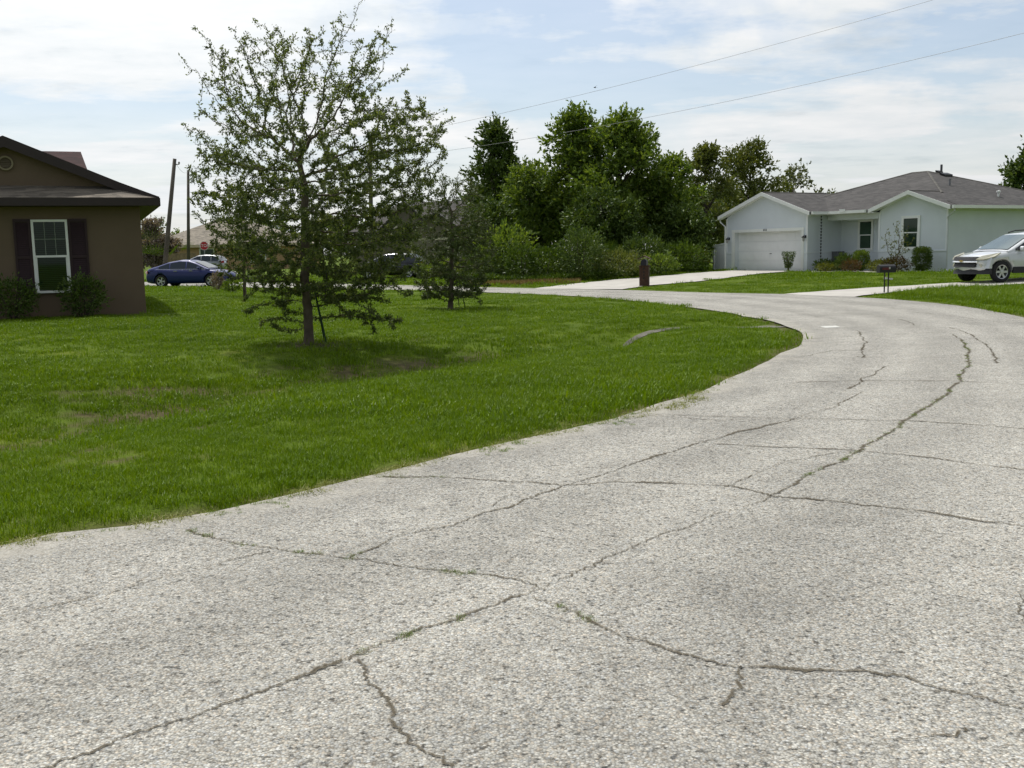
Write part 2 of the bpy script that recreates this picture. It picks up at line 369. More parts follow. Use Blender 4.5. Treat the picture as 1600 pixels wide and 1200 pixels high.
# cracks
crackm, nt, p, out = newmat('crack_dirt')
tco = nd(nt, 'ShaderNodeTexCoord').outputs['Object']; ax = nd(nt, 'ShaderNodeAttribute', attribute_name='across').outputs['Fac']
core = math_(nt, 'SUBTRACT', 1., math_(nt, 'ABSOLUTE', ax))
nz = math_(nt, 'ADD', math_(nt, 'MULTIPLY', noise(nt, tco, 85, 4, .75), 2.3), math_(nt, 'MULTIPLY', noise(nt, tco, 6, 3), .9))
cf = math_(nt, 'ADD', core, math_(nt, 'SUBTRACT', nz, 1.80))
nt.links.new(ramp(nt, cf, [(.35, (.20, .18, .14)), (.65, (.12, .104, .076)), (1., (.065, .055, .04))]), p.inputs['Base Color']); p.inputs['Roughness'].default_value = 1.; p.inputs['Specular IOR Level'].default_value = .05
tr = nd(nt, 'ShaderNodeBsdfTransparent'); mx = nd(nt, 'ShaderNodeMixShader')
nt.links.new(ramp(nt, cf, [(.30, 0.), (.62, .9)]), mx.inputs[0]); nt.links.new(tr.outputs[0], mx.inputs[1]); nt.links.new(p.outputs[0], mx.inputs[2]); nt.links.new(mx.outputs[0], out.inputs['Surface'])
cracks = [
 (1.3, [(-60, 1215), (60, 1196), (140, 1175), (240, 1140), (330, 1108), (420, 1080), (500, 1050), (560, 1025), (630, 996), (690, 975), (750, 953), (820, 931)]),
 (.6, [(820, 931), (905, 893), (960, 867), (1010, 845), (1100, 815), (1160, 795), (1203, 778)]),
 (1.2, [(1203, 778), (1270, 742), (1340, 706), (1375, 688), (1420, 655), (1465, 625), (1500, 596), (1512, 570), (1514, 550), (1505, 535), (1488, 523)]),
 (.8, [(-20, 967), (60, 950), (200, 915), (300, 890), (370, 873), (425, 861)]),
 (1.1, [(290, 824), (330, 838), (400, 850), (470, 862), (545, 872), (610, 882), (680, 890), (770, 903), (830, 915), (850, 924)]),
 (1.1, [(545, 872), (620, 842), (700, 820), (790, 792), (880, 758), (960, 735), (1060, 700), (1150, 677), (1242, 655)]),
 (1.1, [(598, 741), (680, 744), (750, 747), (820, 751), (880, 758), (960, 754), (1040, 755), (1140, 762), (1203, 775), (1270, 781), (1350, 790), (1470, 805), (1620, 826)]),
 (1.3, [(820, 936), (870, 945), (905, 962), (945, 985), (1000, 1000), (1080, 1025), (1150, 1040), (1200, 1043), (1280, 1050), (1360, 1054), (1400, 1060), (1450, 1078), (1520, 1090), (1620, 1114)]),
 (.9, [(572, 1030), (580, 1068), (605, 1090), (625, 1140), (640, 1165), (700, 1205)]),
 (.9, [(1150, 1043), (1152, 1075), (1125, 1105)]),
 (.8, [(970, 643), (1080, 648), (1200, 653), (1300, 656), (1400, 658), (1500, 663), (1620, 673)]),
 (.8, [(1120, 694), (1240, 700), (1345, 706), (1440, 715), (1530, 727), (1620, 737)]),
 (1.0, [(1340, 516), (1352, 535), (1346, 548), (1352, 560), (1335, 557)]),
 (1.0, [(1378, 573), (1365, 585), (1347, 592), (1345, 600), (1325, 608)]),
 (1.0, [(1484, 512), (1515, 523), (1540, 538), (1553, 555), (1556, 568)]),
 (.6, [(1240, 529), (1290, 527), (1330, 525)]), (.6, [(1398, 523), (1440, 521), (1490, 519)]),
 (.6, [(1230, 560), (1300, 547), (1480, 546)]), (.7, [(1240, 597), (1350, 595), (1480, 596), (1620, 602)]),
 (1.1, [(1402, 499), (1420, 503), (1430, 509)]), (.6, [(1235, 487), (1285, 497), (1305, 498)]), (.6, [(1330, 475), (1370, 478), (1400, 482)]),
 (.7, [(1600, 930), (1588, 955), (1600, 985)]), (.5, [(1000, 645), (1100, 655), (1240, 655), (1290, 640), (1350, 612)]),
 (.5, [(700, 800), (770, 790), (800, 770)]), (.5, [(1400, 1160), (1490, 1150), (1510, 1140)]), (.45, [(1130, 765), (1230, 720), (1345, 706)]),
 (.6, [(1560, 503), (1490, 494), (1420, 487)]), (.5, [(1280, 489), (1350, 492), (1390, 497)])]
crack_pts = []
for k, (wd, pl) in enumerate(cracks):
    g = np.array([G(*q, .02)[:2] for q in pl]); L = np.r_[0, np.cumsum(np.linalg.norm(np.diff(g, axis=0), axis=1))]
    n = max(6, min(900, int(L[-1]/.018))); q = np.linspace(0, L[-1], n); c = np.c_[np.interp(q, L, g[:, 0]), np.interp(q, L, g[:, 1])]
    tg = np.gradient(c, axis=0); tg /= np.linalg.norm(tg, axis=1)[:, None]+1e-9; nn = np.c_[-tg[:, 1], tg[:, 0]]
    rr = np.random.default_rng(50+k)
    c = c+nn*(np.convolve(rr.normal(0, .07, n+18), np.ones(19)/19, 'valid')+rr.normal(0, .0055, n))[:, None]
    crack_pts.append((wd, c))
    dist = np.hypot(*c.T)
    ww = .0130*wd*np.clip(np.interp(np.arange(n), np.arange(0, n+12, 12), rr.lognormal(0, .45, len(np.arange(0, n+12, 12)))), .3, 2.4)*np.clip(dist/5.5, 1., 1.9)
    L_, R_ = c+nn*ww[:, None], c-nn*ww[:, None]
    zz = np.array([road_z(*q) for q in c[::4]]); zz = np.interp(np.arange(n), np.arange(0, n, 4), zz)+.0045
    V3 = np.vstack([np.c_[L_, zz], np.c_[R_, zz]]); a = np.arange(n-1)
    V3 = np.vstack([V3, np.c_[c, zz]]); ck = np_mesh('crack', V3, np.vstack([np.c_[a, a+1, a+1+2*n, a+2*n], np.c_[a+2*n, a+1+2*n, a+1+n, a+n]]), crackm, road)
    fattr(ck, 'across', np.r_[np.ones(n), -np.ones(n), np.zeros(n)])

pm_ = np.array([G(1281, 509.2, .02), G(1306, 508.8, .02), G(1314, 511.2, .02), G(1290, 511.5, .02)]); pz = [road_z(q[0], q[1])+.005 for q in pm_]
np_mesh('paint_patch', np.c_[pm_[:, :2], pz], np.array([[0, 3, 2, 1]]), M('worn_white_paint', (.52, .52, .48), .8, var=.1, vs=6), road)
# driveways, walk, flume
conc = M('pale_concrete', (.42, .40, .36), .9, var=.12, vs=1.2, bs=30)
def strip(name, A_, B_, mat, lift=.035, n=40, m=8, kind='structure'):
    A_ = smooth(np.array([Gt(*q)[:2] for q in A_]), n); B_ = smooth(np.array([Gt(*q)[:2] for q in B_]), n)
    t = np.linspace(0, 1, m); P = (A_[:, None]*(1-t)[None, :, None]+B_[:, None]*t[None, :, None]).reshape(-1, 2)
    z = TG_(P)+lift; i = np.arange(n*m).reshape(n, m)
    o = np_mesh(name, np.c_[P, z], np.c_[i[:-1, :-1].ravel(), i[1:, :-1].ravel(), i[1:, 1:].ravel(), i[:-1, 1:].ravel()], mat, smooth=True)
    tag(o, kind=kind); return o, np.vstack([A_, B_[::-1]])
_, DW1 = strip('driveway', [(835, 452), (900, 444), (960, 437.5), (1040, 430), (1143, 423.5)], [(972, 453.5), (1010, 447.5), (1100, 437.5), (1190, 428), (1256, 424)], conc)
_, DW2 = strip('driveway', [(1225, 461), (1280, 456.7), (1385, 449.5), (1480, 443.5), (1640, 432)], [(1335, 465.5), (1385, 459), (1450, 453.5), (1520, 449), (1680, 440)], conc)
_, WALK = strip('path', [(1268, 423.6), (1340, 423), (1376, 424.5)], [(1268, 425.8), (1335, 425.6), (1376, 427.)], conc, m=3)
flm = M('dirty_concrete', (.10, .093, .075), .95, var=.65, vs=1.6, bs=25)
t2 = np.gradient(FLUME, axis=0); t2 /= np.linalg.norm(t2, axis=1)[:, None]; n2_ = np.c_[-t2[:, 1], t2[:, 0]]
FW = np.array([.02, .10, .15, .12, .12, .18])[:, None]
fa = smooth(FLUME+n2_*FW, 30); fb = smooth(FLUME-n2_*FW, 30); P = np.vstack([fa, fb]); a = np.arange(29)
zf = TG_(P)+.012
tag(np_mesh('drainage_channel', np.c_[P, zf], np.c_[a, a+30, a+31, a+1], flm, smooth=True), kind='structure')
FLP = np.vstack([fa, fb[::-1]])

# ------------------------------------------------------------------ houses: frames
class Fr:
    def __init__(s, o, ang): s.o = np.array(o, float); s.a = ang; c, q = math.cos(ang), math.sin(ang); s.u = np.array([c, q, 0]); s.v = np.array([-q, c, 0])
    def w(s, x, y, z=0.): return s.o+s.u*x+s.v*y+np.array([0, 0, z])
BL = Fr((15.3, 53, .27), rad(-60)); c_ = G(229, 491, .2); BR = Fr((c_[0], c_[1], .2), rad(22))
BLUE_FOOT = np.array([BL.w(*q)[:2] for q in ((-6.1, 0), (0, 0), (0, 1.3), (7.19, 1.45), (7.19, 13), (-6.1, 13))])
BROWN_FOOT = np.array([BR.w(*q)[:2] for q in ((-9, 0), (0, 0), (0, 12), (-9, 12))])

# ------------------------------------------------------------------ grass
def grassmat(name, stops, trans=.35):
    m, nt, p, out = newmat(name)
    g = nd(nt, 'ShaderNodeNewGeometry'); oi = nd(nt, 'ShaderNodeObjectInfo')
    n1 = noise(nt, g.outputs['Position'], .45, 4); n2 = noise(nt, g.outputs['Position'], 3.5, 3)
    f = math_(nt, 'ADD', math_(nt, 'MULTIPLY', g.outputs['Random Per Island'], .35), math_(nt, 'MULTIPLY', n1, .5))
    f = math_(nt, 'ADD', f, math_(nt, 'MULTIPLY', n2, .25))
    c = ramp(nt, f, stops)
    nt.links.new(c, p.inputs['Base Color']); p.inputs['Roughness'].default_value = .5; p.inputs['Specular IOR Level'].default_value = .22
    t = nd(nt, 'ShaderNodeBsdfTranslucent'); nt.links.new(mixc(nt, 1., c, (1.2, 1.15, .5), 'MULTIPLY'), t.inputs['Color'])
    mx = nd(nt, 'ShaderNodeMixShader'); mx.inputs[0].default_value = trans
    nt.links.new(p.outputs[0], mx.inputs[1]); nt.links.new(t.outputs[0], mx.inputs[2]); nt.links.new(mx.outputs[0], out.inputs['Surface'])
    return m
GM = grassmat('grass_blades', [(.22, (.062, .115, .002)), (.5, (.110, .196, .003)), (.74, (.165, .25, .005)), (.97, (.32, .31, .06))])
protos = bpy.data.collections.new('grass_sources')
def tuft(k, n, R_, h0, h1, wd, gm_=None):
    r = np.random.default_rng(200+k); V_ = []; F_ = []
    for i in range(n):
        a = r.uniform(0, 6.283); rr = R_*math.sqrt(r.random()); b = np.array([rr*math.cos(a), rr*math.sin(a), -.01])
        h = r.uniform(h0, h1); la = r.uniform(0, 6.283); lean = h*(r.uniform(.15, .75) if gm_ is None else r.uniform(.8, 2.6)); d = np.array([math.cos(la), math.sin(la), 0]); s_ = np.array([-d[1], d[0], 0])*wd*r.uniform(.6, 1.2)
        m1 = b+d*lean*.35+np.array([0, 0, h*.6]); tp = b+d*lean+np.array([0, 0, h*r.uniform(.75, 1.)])
        q = len(V_); V_ += [b-s_, b+s_, m1+s_*.75, m1-s_*.75, tp]; F_ += [(q, q+1, q+2), (q, q+2, q+3), (q+3, q+2, q+4)]
    me = bpy.data.meshes.new('grass_tuft'); me.from_pydata([tuple(map(float, v)) for v in V_], [], F_); me.materials.append(gm_ or GM)
    o = bpy.data.objects.new('grass_tuft_%d' % k, me); protos.objects.link(o)
for k in range(5): tuft(k, 34, .10, .035, .095, .0028)          # near
for k in range(5, 9): tuft(k, 70, .30, .05, .10, .006)          # middle
for k in range(9, 12): tuft(k, 110, .7, .05, .11, .013)         # far
for k in range(12, 14): tuft(k, 60, .28, .12, .34, .006)        # tall rank grass
GMD = grassmat('dry_grass_blades', [(.25, (.10, .13, .012)), (.5, (.17, .20, .02)), (.75, (.27, .26, .07)), (.95, (.36, .30, .13))], .25)
for k in range(14, 18): tuft(k, 46, .10, .006, .030, .0026, GMD)   # low dry fringe
def scatter_zone(x0, x1, y0, y1, dens, r):
    n = int((x1-x0)*(y1-y0)*dens); return np.c_[r.uniform(x0, x1, n), r.uniform(y0, y1, n)]
r = np.random.default_rng(11)
P_, K_, Sc_ = [], [], []
for (y0, y1, dens, k0, k1, x0, x1) in ((2.5, 9.5, 150, 0, 5, -9, 7), (9.5, 15, 85, 0, 5, -12, 9), (12, 30, 10, 5, 9, -16, 17), (15, 24, 26, 0, 5, -14, 10), (9.5, 12, 8, 5, 9, -12, 9), (30, 44, 5.5, 5, 9, -24, 30), (44, 72, 2.2, 9, 12, -44, 46)):
    X = scatter_zone(x0, x1, y0, y1, dens, r)
    X = X[np.abs(X[:, 0]) < X[:, 1]*.62+2.5]
    dr = dirtiness(X); keep = r.random(len(X)) > dr*.92
    X = X[keep]; P_.append(X); K_.append(r.integers(k0, k1, len(X))); Sc_.append(r.uniform(.75, 1.25, len(X)))
X = np.vstack(P_); K = np.concatenate(K_); Sc = np.concatenate(Sc_)
RP = np.vstack([INr, OU[::-1]])
big = K >= 5
ins = inside(X, RP); dE = np.minimum(segdist(X, INr[::1]), segdist(X, OU[::2]))
rag = hash_noise(X, .55, 9)*.6+hash_noise(X, .16, 10)*.4
sg = np.where(ins, -dE, dE); Sc = np.where((sg < .22) & ~big, Sc*np.clip(.45+sg*2.4, .4, 1), Sc)
keep = (sg > (.5-rag)*1.15-.05) & ~(ins & (X[:, 1] > 12)) & (~big | (dE > .04))
keep &= ~(big & (dE < .22)) | ((K >= 9) & (dE > .5))
keep &= ~((K >= 9) & (dE < .6))
for poly, mg in ((DW1, .22), (DW2, .22), (WALK, .3), (FLP, .06), (BLUE_FOOT, .1), (BROWN_FOOT, .05)):
    q = inside(X, poly) | ((segdist(X, np.vstack([poly, poly[:1]])) < mg) & big); keep &= ~q
X, K, Sc, dE, ins = X[keep], K[keep], Sc[keep], dE[keep], ins[keep]
# longer, coarser growth along the road edge and patches
patch = hash_noise(X, 2.3, 21)
Sc *= .72+.55*patch
Sc *= np.where(dE < .9, 1.12, 1.)
Sc = np.where(ins, Sc*.6, Sc)
# rank grass on the bank right of the second drive
bank = []
for q in range(2600):
    px = r.uniform(1395, 1640); py = r.uniform(452, 492); bank.append(Gt(px, py)[:2])
bank = np.array(bank); dO = segdist(bank, OU[::2])
bk = ~inside(bank, DW2) & ~inside(bank, RP) & (dO > 1.0) & (segdist(bank, np.vstack([DW2, DW2[:1]])) > .5); bank = bank[bk]
bk = r.random(len(bank)) < np.clip(hash_noise(bank, 1.8, 31)*1.5-.25+.35*sstep(segdist(bank, OU[::2]), 1., 3.), .1, 1); bank = bank[bk]
# weeds in the cracks, and loose tufts spilling over the sandy shoulder
wp, wk, ws = [], [], []
for ci, rngs in ((4, ((.36, .47), (.72, .86), (0, .12), (.2, .26))), (0, ((.60, .66), (.70, .74), (.8, .85))), (7, ((.10, .22),)), (2, ((.05, .9),)), (6, ((0., .12),)), (5, ((0, .03),))):
    c = crack_pts[ci][1]
    for a, b in rngs:
        i0, i1 = int(a*len(c)), max(int(a*len(c))+1, int(b*len(c))); L = (i1-i0)*.018
        nq = int(L*(55 if ci != 2 else 26))+3
        for _ in range(nq):
            i = min(len(c)-1, r.integers(i0, i1)); wp.append(c[i]+r.normal(0, .010, 2)); wk.append(r.integers(0, 5) if r.random() < .35 else r.integers(14, 18)); ws.append(r.uniform(.14, .34))
fi = r.integers(8, NI-60, 5200); ff = r.random(5200); fp = INr[fi]*(1-ff)[:, None]+INr[np.minimum(fi+1, NI-1)]*ff[:, None]
fp = fp+nr[fi]*(r.normal(-.02, .06, 5200)+.62*np.clip(hash_noise(fp, .7, 41)*.7+hash_noise(fp, .2, 42)*.5-.52, 0, 1))[:, None]
fp = fp[(hash_noise(fp, .5, 43) > .3) & (np.hypot(*fp.T) < 13)]
for q in fp: wp.append(q); wk.append(r.integers(14, 18)); ws.append(r.uniform(.5, 1.3))
wp = np.array(wp); wz = np.array([road_z(*q) for q in wp])
wz = np.where(inside(wp, RP), wz, TG_(wp)*.6)
PX = np.vstack([X, bank, wp]); PZ = np.r_[np.where(ins, 0.004, TG_(X)), TG_(bank), wz]
PK = np.r_[K, r.integers(12, 14, len(bank)), wk]; PS = np.r_[Sc, r.uniform(.4, .95, len(bank)), ws]
def scatter_object(name, P3, K, Sc, coll):
    me = bpy.data.meshes.new(name); me.vertices.add(len(P3)); me.vertices.foreach_set('co', np.asarray(P3, np.float32).ravel())
    o = bpy.data.objects.new(name, me); COL.objects.link(o)
    a = me.attributes.new('pick', 'INT', 'POINT'); a.data.foreach_set('value', np.asarray(K, np.int32))
    a = me.attributes.new('size', 'FLOAT', 'POINT'); a.data.foreach_set('value', np.asarray(Sc, np.float32))
    rot = np.c_[rng.normal(0, .08, len(P3)), rng.normal(0, .08, len(P3)), rng.uniform(0, 6.283, len(P3))].astype(np.float32)
    a = me.attributes.new('turn', 'FLOAT_VECTOR', 'POINT'); a.data.foreach_set('vector', rot.ravel())
    ng = bpy.data.node_groups.new(name+'_nodes', 'GeometryNodeTree')
    ng.interface.new_socket('Geometry', in_out='INPUT', socket_type='NodeSocketGeometry'); ng.interface.new_socket('Geometry', in_out='OUTPUT', socket_type='NodeSocketGeometry')
    gi = ng.nodes.new('NodeGroupInput'); go = ng.nodes.new('NodeGroupOutput'); ip = ng.nodes.new('GeometryNodeInstanceOnPoints'); ci = ng.nodes.new('GeometryNodeCollectionInfo')
    ci.inputs['Collection'].default_value = coll; ci.inputs['Separate Children'].default_value = True; ci.inputs['Reset Children'].default_value = True
    def na(n, ty): x = ng.nodes.new('GeometryNodeInputNamedAttribute'); x.data_type = ty; x.inputs['Name'].default_value = n; return [s for s in x.outputs if s.enabled and s.name == 'Attribute'][0]
    ip.inputs['Pick Instance'].default_value = True
    ng.links.new(gi.outputs[0], ip.inputs['Points']); ng.links.new(ci.outputs[0], ip.inputs['Instance'])
    ng.links.new(na('pick', 'INT'), ip.inputs['Instance Index']); ng.links.new(na('size', 'FLOAT'), ip.inputs['Scale']); ng.links.new(na('turn', 'FLOAT_VECTOR'), ip.inputs['Rotation'])
    ng.links.new(ip.outputs[0], go.inputs[0])
    md = o.modifiers.new('scatter', 'NODES'); md.node_group = ng
    return o
# collection info lists children by name: pad the index so that order is kept
for o in list(protos.objects): o.name = 'grass_tuft_%02d' % int(o.name.split('_')[-1].split('.')[0])
gr = scatter_object('lawn_grass', np.c_[PX, PZ], PK, PS, protos)
tag(gr, 'bright green lawn grass with longer blades along the road edge and weeds in the road cracks', 'grass', kind='stuff')
print('grass tufts', len(PX))

# ------------------------------------------------------------------ pale blue house
blue = M('pale_blue_stucco', (.66, .705, .735), .9, var=.05, vs=.8, bs=40)
white = M('white_trim', (.80, .815, .78), .55, var=.05, vs=2)
wvinyl = M('white_vinyl', (.74, .77, .76), .45, var=.04, vs=2)
shin = shingle('grey_brown_shingles', (.054, .050, .047))
dark = M('black_metal', (.012, .012, .013), .45, var=.2)
def glassmat(name, tint, op=.6):
    m, nt, p, out = newmat(name); nt.nodes.remove(p)
    fr = nd(nt, 'ShaderNodeFresnel', IOR=1.5); tr = nd(nt, 'ShaderNodeBsdfTransparent'); tr.inputs[0].default_value = (*tint, 1)
    gl = nd(nt, 'ShaderNodeBsdfGlossy', Roughness=.03); mx = nd(nt, 'ShaderNodeMixShader')
    nt.links.new(fr.outputs[0], mx.inputs[0]); nt.links.new(tr.outputs[0], mx.inputs[1]); nt.links.new(gl.outputs[0], mx.inputs[2]); nt.links.new(mx.outputs[0], out.inputs['Surface'])
    return m
glass = glassmat('window_glass', (.42, .55, .47))
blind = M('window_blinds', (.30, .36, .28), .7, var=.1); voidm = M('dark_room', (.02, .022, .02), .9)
def window(parent, x0, x1, y, z0, z1, fm, fw=.07, grid=False, sill=True, blindm=None, proud=.05):
    # a double-hung window in the wall plane y (outside is -y)
    f = MB(); d = proud
    f.box(x0-fw, x0, y-d, y+.01, z0-fw, z1+fw); f.box(x1, x1+fw, y-d, y+.01, z0-fw, z1+fw)
    f.box(x0, x1, y-d, y+.01, z1, z1+fw); f.box(x0, x1, y-d-.02, y+.01, z0-fw, z0)
    zm = z0+(z1-z0)*.5
    f.box(x0, x1, y-d-.008, y-.004, zm-.025, zm+.025)
    f.box(x0, x0+.03, y-d+.01, y-.004, z0, zm-.025); f.box(x1-.03, x1, y-d+.01, y-.004, z0, zm-.025)
    o = f.build('window', fm, parent)
    if grid:
        b = MB(); w3 = (x1-x0)/3; mm_ = M('grey_muntin', (.22, .26, .20), .6)
        for k in (1, 2): b.box(x0+w3*k-.006, x0+w3*k+.006, y-.027, y-.022, zm+.025, z1)
        b.box(x0, x0+w3-.006, y-.0265, y-.0225, zm+(z1-zm)*.5-.006, zm+(z1-zm)*.5+.006); b.box(x0+w3+.006, x0+2*w3-.006, y-.0265, y-.0225, zm+(z1-zm)*.5-.006, zm+(z1-zm)*.5+.006); b.box(x0+2*w3+.006, x1, y-.0265, y-.0225, zm+(z1-zm)*.5-.006, zm+(z1-zm)*.5+.006)
        b.build('muntin', mm_, o)
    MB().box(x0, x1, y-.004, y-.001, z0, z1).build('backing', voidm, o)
    bl = MB(); z = z0+.02
    while z < z1-.02:
        bl.add([(x0+.01, y-.019, z), (x1-.01, y-.019, z), (x1-.01, y-.007, z+.036), (x0+.01, y-.007, z+.036)], [(0, 1, 2, 3)]); z += .045
    bl.build('blinds', blindm or blind, o)
    MB().add([(x0, y-.021, z0), (x1, y-.021, z0), (x1, y-.021, z1), (x0, y-.021, z1)], [(0, 1, 2, 3)]).build('pane', glass, o)
    return o
hb = empty('bungalow', BL.o, BL.a, 'pale blue stucco bungalow with grey shingle roof, white trim and double garage door', 'house')
WH = 2.86; EV = 3.0
wl = MB()
fp = [(-6.1, 0), (-5.42, 0), (-5.42, .35), (-.42, .35), (-.42, 0), (0, 0), (0, 2.45), (3.27, 2.45), (3.27, 1.45), (7.19, 1.45), (7.19, 13), (-6.1, 13)]
wl.slab([(x, y, -.3) for x, y in fp], (0, 0, WH+.3))
wl.box(-5.42, -.42, 0, .349, 2.10, WH)
wl.slab([(-6.1, 0, WH), (0, 0, WH), (-.1, 0, WH+.12), (-3.05, 0, 4.06), (-6., 0, WH+.12)], (0, .2, 0))
wl.slab([(3.27, 1.45, WH), (7.19, 1.45, WH), (7.1, 1.45, WH+.12), (5.23, 1.45, 3.66), (3.36, 1.45, WH+.12)], (0, .2, 0))
wall = wl.build('wall', blue, hb)
btm = M('pale_blue_trim', (.73, .77, .78), .8, var=.04)
for bxs in (((-6.12, -5.66, -.025, .0),), ((-.24, .025, -.025, 0), (0, .025, 0, 2.425), (.025, 3.27, 2.425, 2.45)), ((3.245, 7.215, 1.425, 1.45),)):
    band = MB()
    for (x0, x1, y0, y1) in bxs: band.box(x0, x1, y0, y1, .93, .995)
    band.build('belt_course', btm, hb)
p_ = .34
rf = MB(); tk = (0, 0, -.13)
rz = lambda d: EV+d*p_
# garage gable
rf.slab([(-6.48, -.3, EV), (-3.05, -.3, rz(3.43)), (-3.05, 7.5, rz(3.43)), (-6.48, 7.5, EV)], tk)
rf.slab([(.38, -.3, EV), (.38, 7.5, EV), (-3.05, 7.5, rz(3.43)), (-3.05, -.3, rz(3.43))], tk)
# main hip
hz = EV+5.9*.35; xa, xb, ya, yb, yr = -5.2, 7.6, 1.05, 12.85, 6.95; ra, rb = .7, 1.69
rf.slab([(xa, ya, EV), (2.9, ya, EV), (2.9, 1.75, EV+.245), (6.9, 1.75, EV+.245), (rb, yr, hz), (ra, yr, hz)], tk); rf.slab([(xb-.03, 1.62, EV+.01), (xb, 1.62, EV), (xb, yb, EV), (rb, yr, hz), (6.9, 1.75, EV+.245)], tk)
rf.slab([(xb, yb, EV), (xa, yb, EV), (ra, yr, hz), (rb, yr, hz)], tk); rf.slab([(xa, yb, EV), (xa, ya, EV), (ra, yr, hz)], tk)
# porch-side gable
rf.slab([(2.9, 1.08, EV), (5.23, 1.08, rz(2.33)), (5.23, 3.6, rz(2.33)), (2.9, 3.6, EV)], tk)
rf.slab([(7.56, 1.08, EV), (7.56, 3.6, EV), (5.23, 3.6, rz(2.33)), (5.23, 1.08, rz(2.33))], tk)
# rear wing
rf.slab([(-6.6, 9.2, EV+.02), (3.3, 9.2, EV+.02), (-2.7, 15.2, 5.1), (-3.5, 15.2, 5.1)], tk); rf.slab([(3.3, 9.2, EV+.02), (3.3, 21, EV+.02), (-2.7, 15.2, 5.1)], tk)
rf.slab([(3.3, 21, EV+.02), (-6.6, 21, EV+.02), (-3.5, 15.2, 5.1), (-2.7, 15.2, 5.1)], tk); rf.slab([(-6.6, 21, EV+.02), (-6.6, 9.2, EV+.02), (-3.5, 15.2, 5.1)], tk)
wl2 = MB().box(-6.1, 2.9, 13.001, 20.6, -.3, EV-.14).build('wall', blue, hb)
roof = rf.build('roof', shin, hb)
capm = shingle('pale_ridge_shingles', (.10, .095, .082))
rc = MB()
def cap(a, b, w_=.13): rc.tube([Vector(a)+Vector((0, 0, -.03)), Vector(b)+Vector((0, 0, -.03))], .07, 6)
cap((ra, yr, hz), (rb, yr, hz)); cap((rb, yr, hz), (5.6, 3.05, EV+.7)); cap((ra, yr, hz), (xa, ya, EV)); cap((rb, yr, hz), (xb, yb, EV)); cap((-3.05, -.28, rz(3.43)), (-3.05, 4.5, rz(3.43))); cap((5.23, 1.1, rz(2.33)), (5.23, 3.3, rz(2.33)))
rc.build('ridge_cap', capm, roof)
vt = MB().lathe([(.055, -.3), (.055, .28), (.07, .28), (.07, .33), (0, .33)], 10, o=(4.3, 5.3, EV+(7.6-4.3)*.35)).build('vent_pipe', M('grey_pipe', (.22, .22, .23), .6), roof)
MB().lathe([(.05, -.3), (.05, .2), (.1, .2), (.1, .28), (0, .3)], 10, o=(6.1, 6.6, EV+1.5*.35)).build('vent_pipe', white, roof)
rvz = lambda x: EV+(7.6-x)*.35
MB().lathe([(.06, 4.7), (.06, 5.42), (0, 5.44)], 8, o=(1.95, 7.7, 0)).build('vent_mast', M('dark_mast', (.09, .09, .10), .6), roof)
rv = MB()
for (x0, x1, y0, y1) in ((2.3, 2.62, 7.1, 7.75), (1.85, 2.1, 7.35, 7.65)): rv.slab([(x0, y0, rvz(x0)+.02), (x1, y0, rvz(x1)+.02), (x1, y1, rvz(x1)+.02), (x0, y1, rvz(x0)+.02)], (0, 0, .10))
rv.build('roof_vent', dark, roof)
fa_ = MB(); fb_ = MB(); e = .17
def rake(x0, x1, y, z0, z1): (fa_ if y < 0 else fb_).slab([(x0, y, z0+.015), (x1, y, z1+.015), (x1, y, z1-e), (x0, y, z0-e)], (0, -.03, 0))
rake(-6.48, -3.05, -.3, EV, rz(3.43)); rake(-3.05, .38, -.3, rz(3.43), EV); rake(2.9, 5.23, 1.08, EV, rz(2.33)); rake(5.23, 7.56, 1.08, rz(2.33), EV)
fa_.slab([(-6.46, -.29, EV-.14), (-3.05, -.29, rz(3.43)-.14), (-3.05, 0, rz(3.43)-.14), (-6.46, 0, EV-.14)], (0, 0, -.02)); fa_.slab([(-3.05, -.29, rz(3.43)-.14), (.36, -.29, EV-.14), (.36, 0, EV-.14), (-3.05, 0, rz(3.43)-.14)], (0, 0, -.02))
fb_.slab([(2.92, 1.09, EV-.14), (5.23, 1.09, rz(2.33)-.14), (5.23, 1.45, rz(2.33)-.14), (2.92, 1.45, EV-.14)], (0, 0, -.02)); fb_.slab([(5.23, 1.09, rz(2.33)-.14), (7.54, 1.09, EV-.14), (7.54, 1.45, EV-.14), (5.23, 1.45, rz(2.33)-.14)], (0, 0, -.02))
fa_.build('fascia', white, hb); fb_.build('fascia', white, hb)
sf = MB(); sf.box(.001, .36, 0, 2.3, WH-.02, WH+.005); sf.box(.0, 3.26, 1.06, 2.45, WH-.02, WH+.004); sf.box(7.191, 7.58, 1.2, 12.8, WH-.02, WH+.005); sf.build('soffit', white, hb)
gut = MB().box(.385, .52, -.2, .879, EV-.13, EV+.015).box(.385, 2.85, .88, 1.02, EV-.13, EV+.012).box(1.28, 1.62, .86, .879, EV-.05, EV+.09).build('gutter', white, hb)
for (x0, x1, y0, y1) in ((7.61, 7.75, 1.1, 12.8), (-6.62, -6.49, -.2, 7.4)): MB().box(x0, x1, y0, y1, EV-.13, EV+.015).build('gutter', white, hb)
MB().tube([(7.66, 1.25, EV-.12), (7.66, 1.25, EV-.24), (7.26, 1.32, EV-.52), (7.24, 1.38, EV-.62), (7.24, 1.38, .12), (7.4, 1.2, .02)], .035, 6).build('downspout', M('grey_downspout', (.50, .53, .53), .6), hb)
MB().tube([(-6.55, -.1, EV-.12), (-6.5, -.1, EV-.3), (-6.16, -.04, EV-.55), (-6.16, -.04, .1)], .04, 6).build('downspout', white, hb)
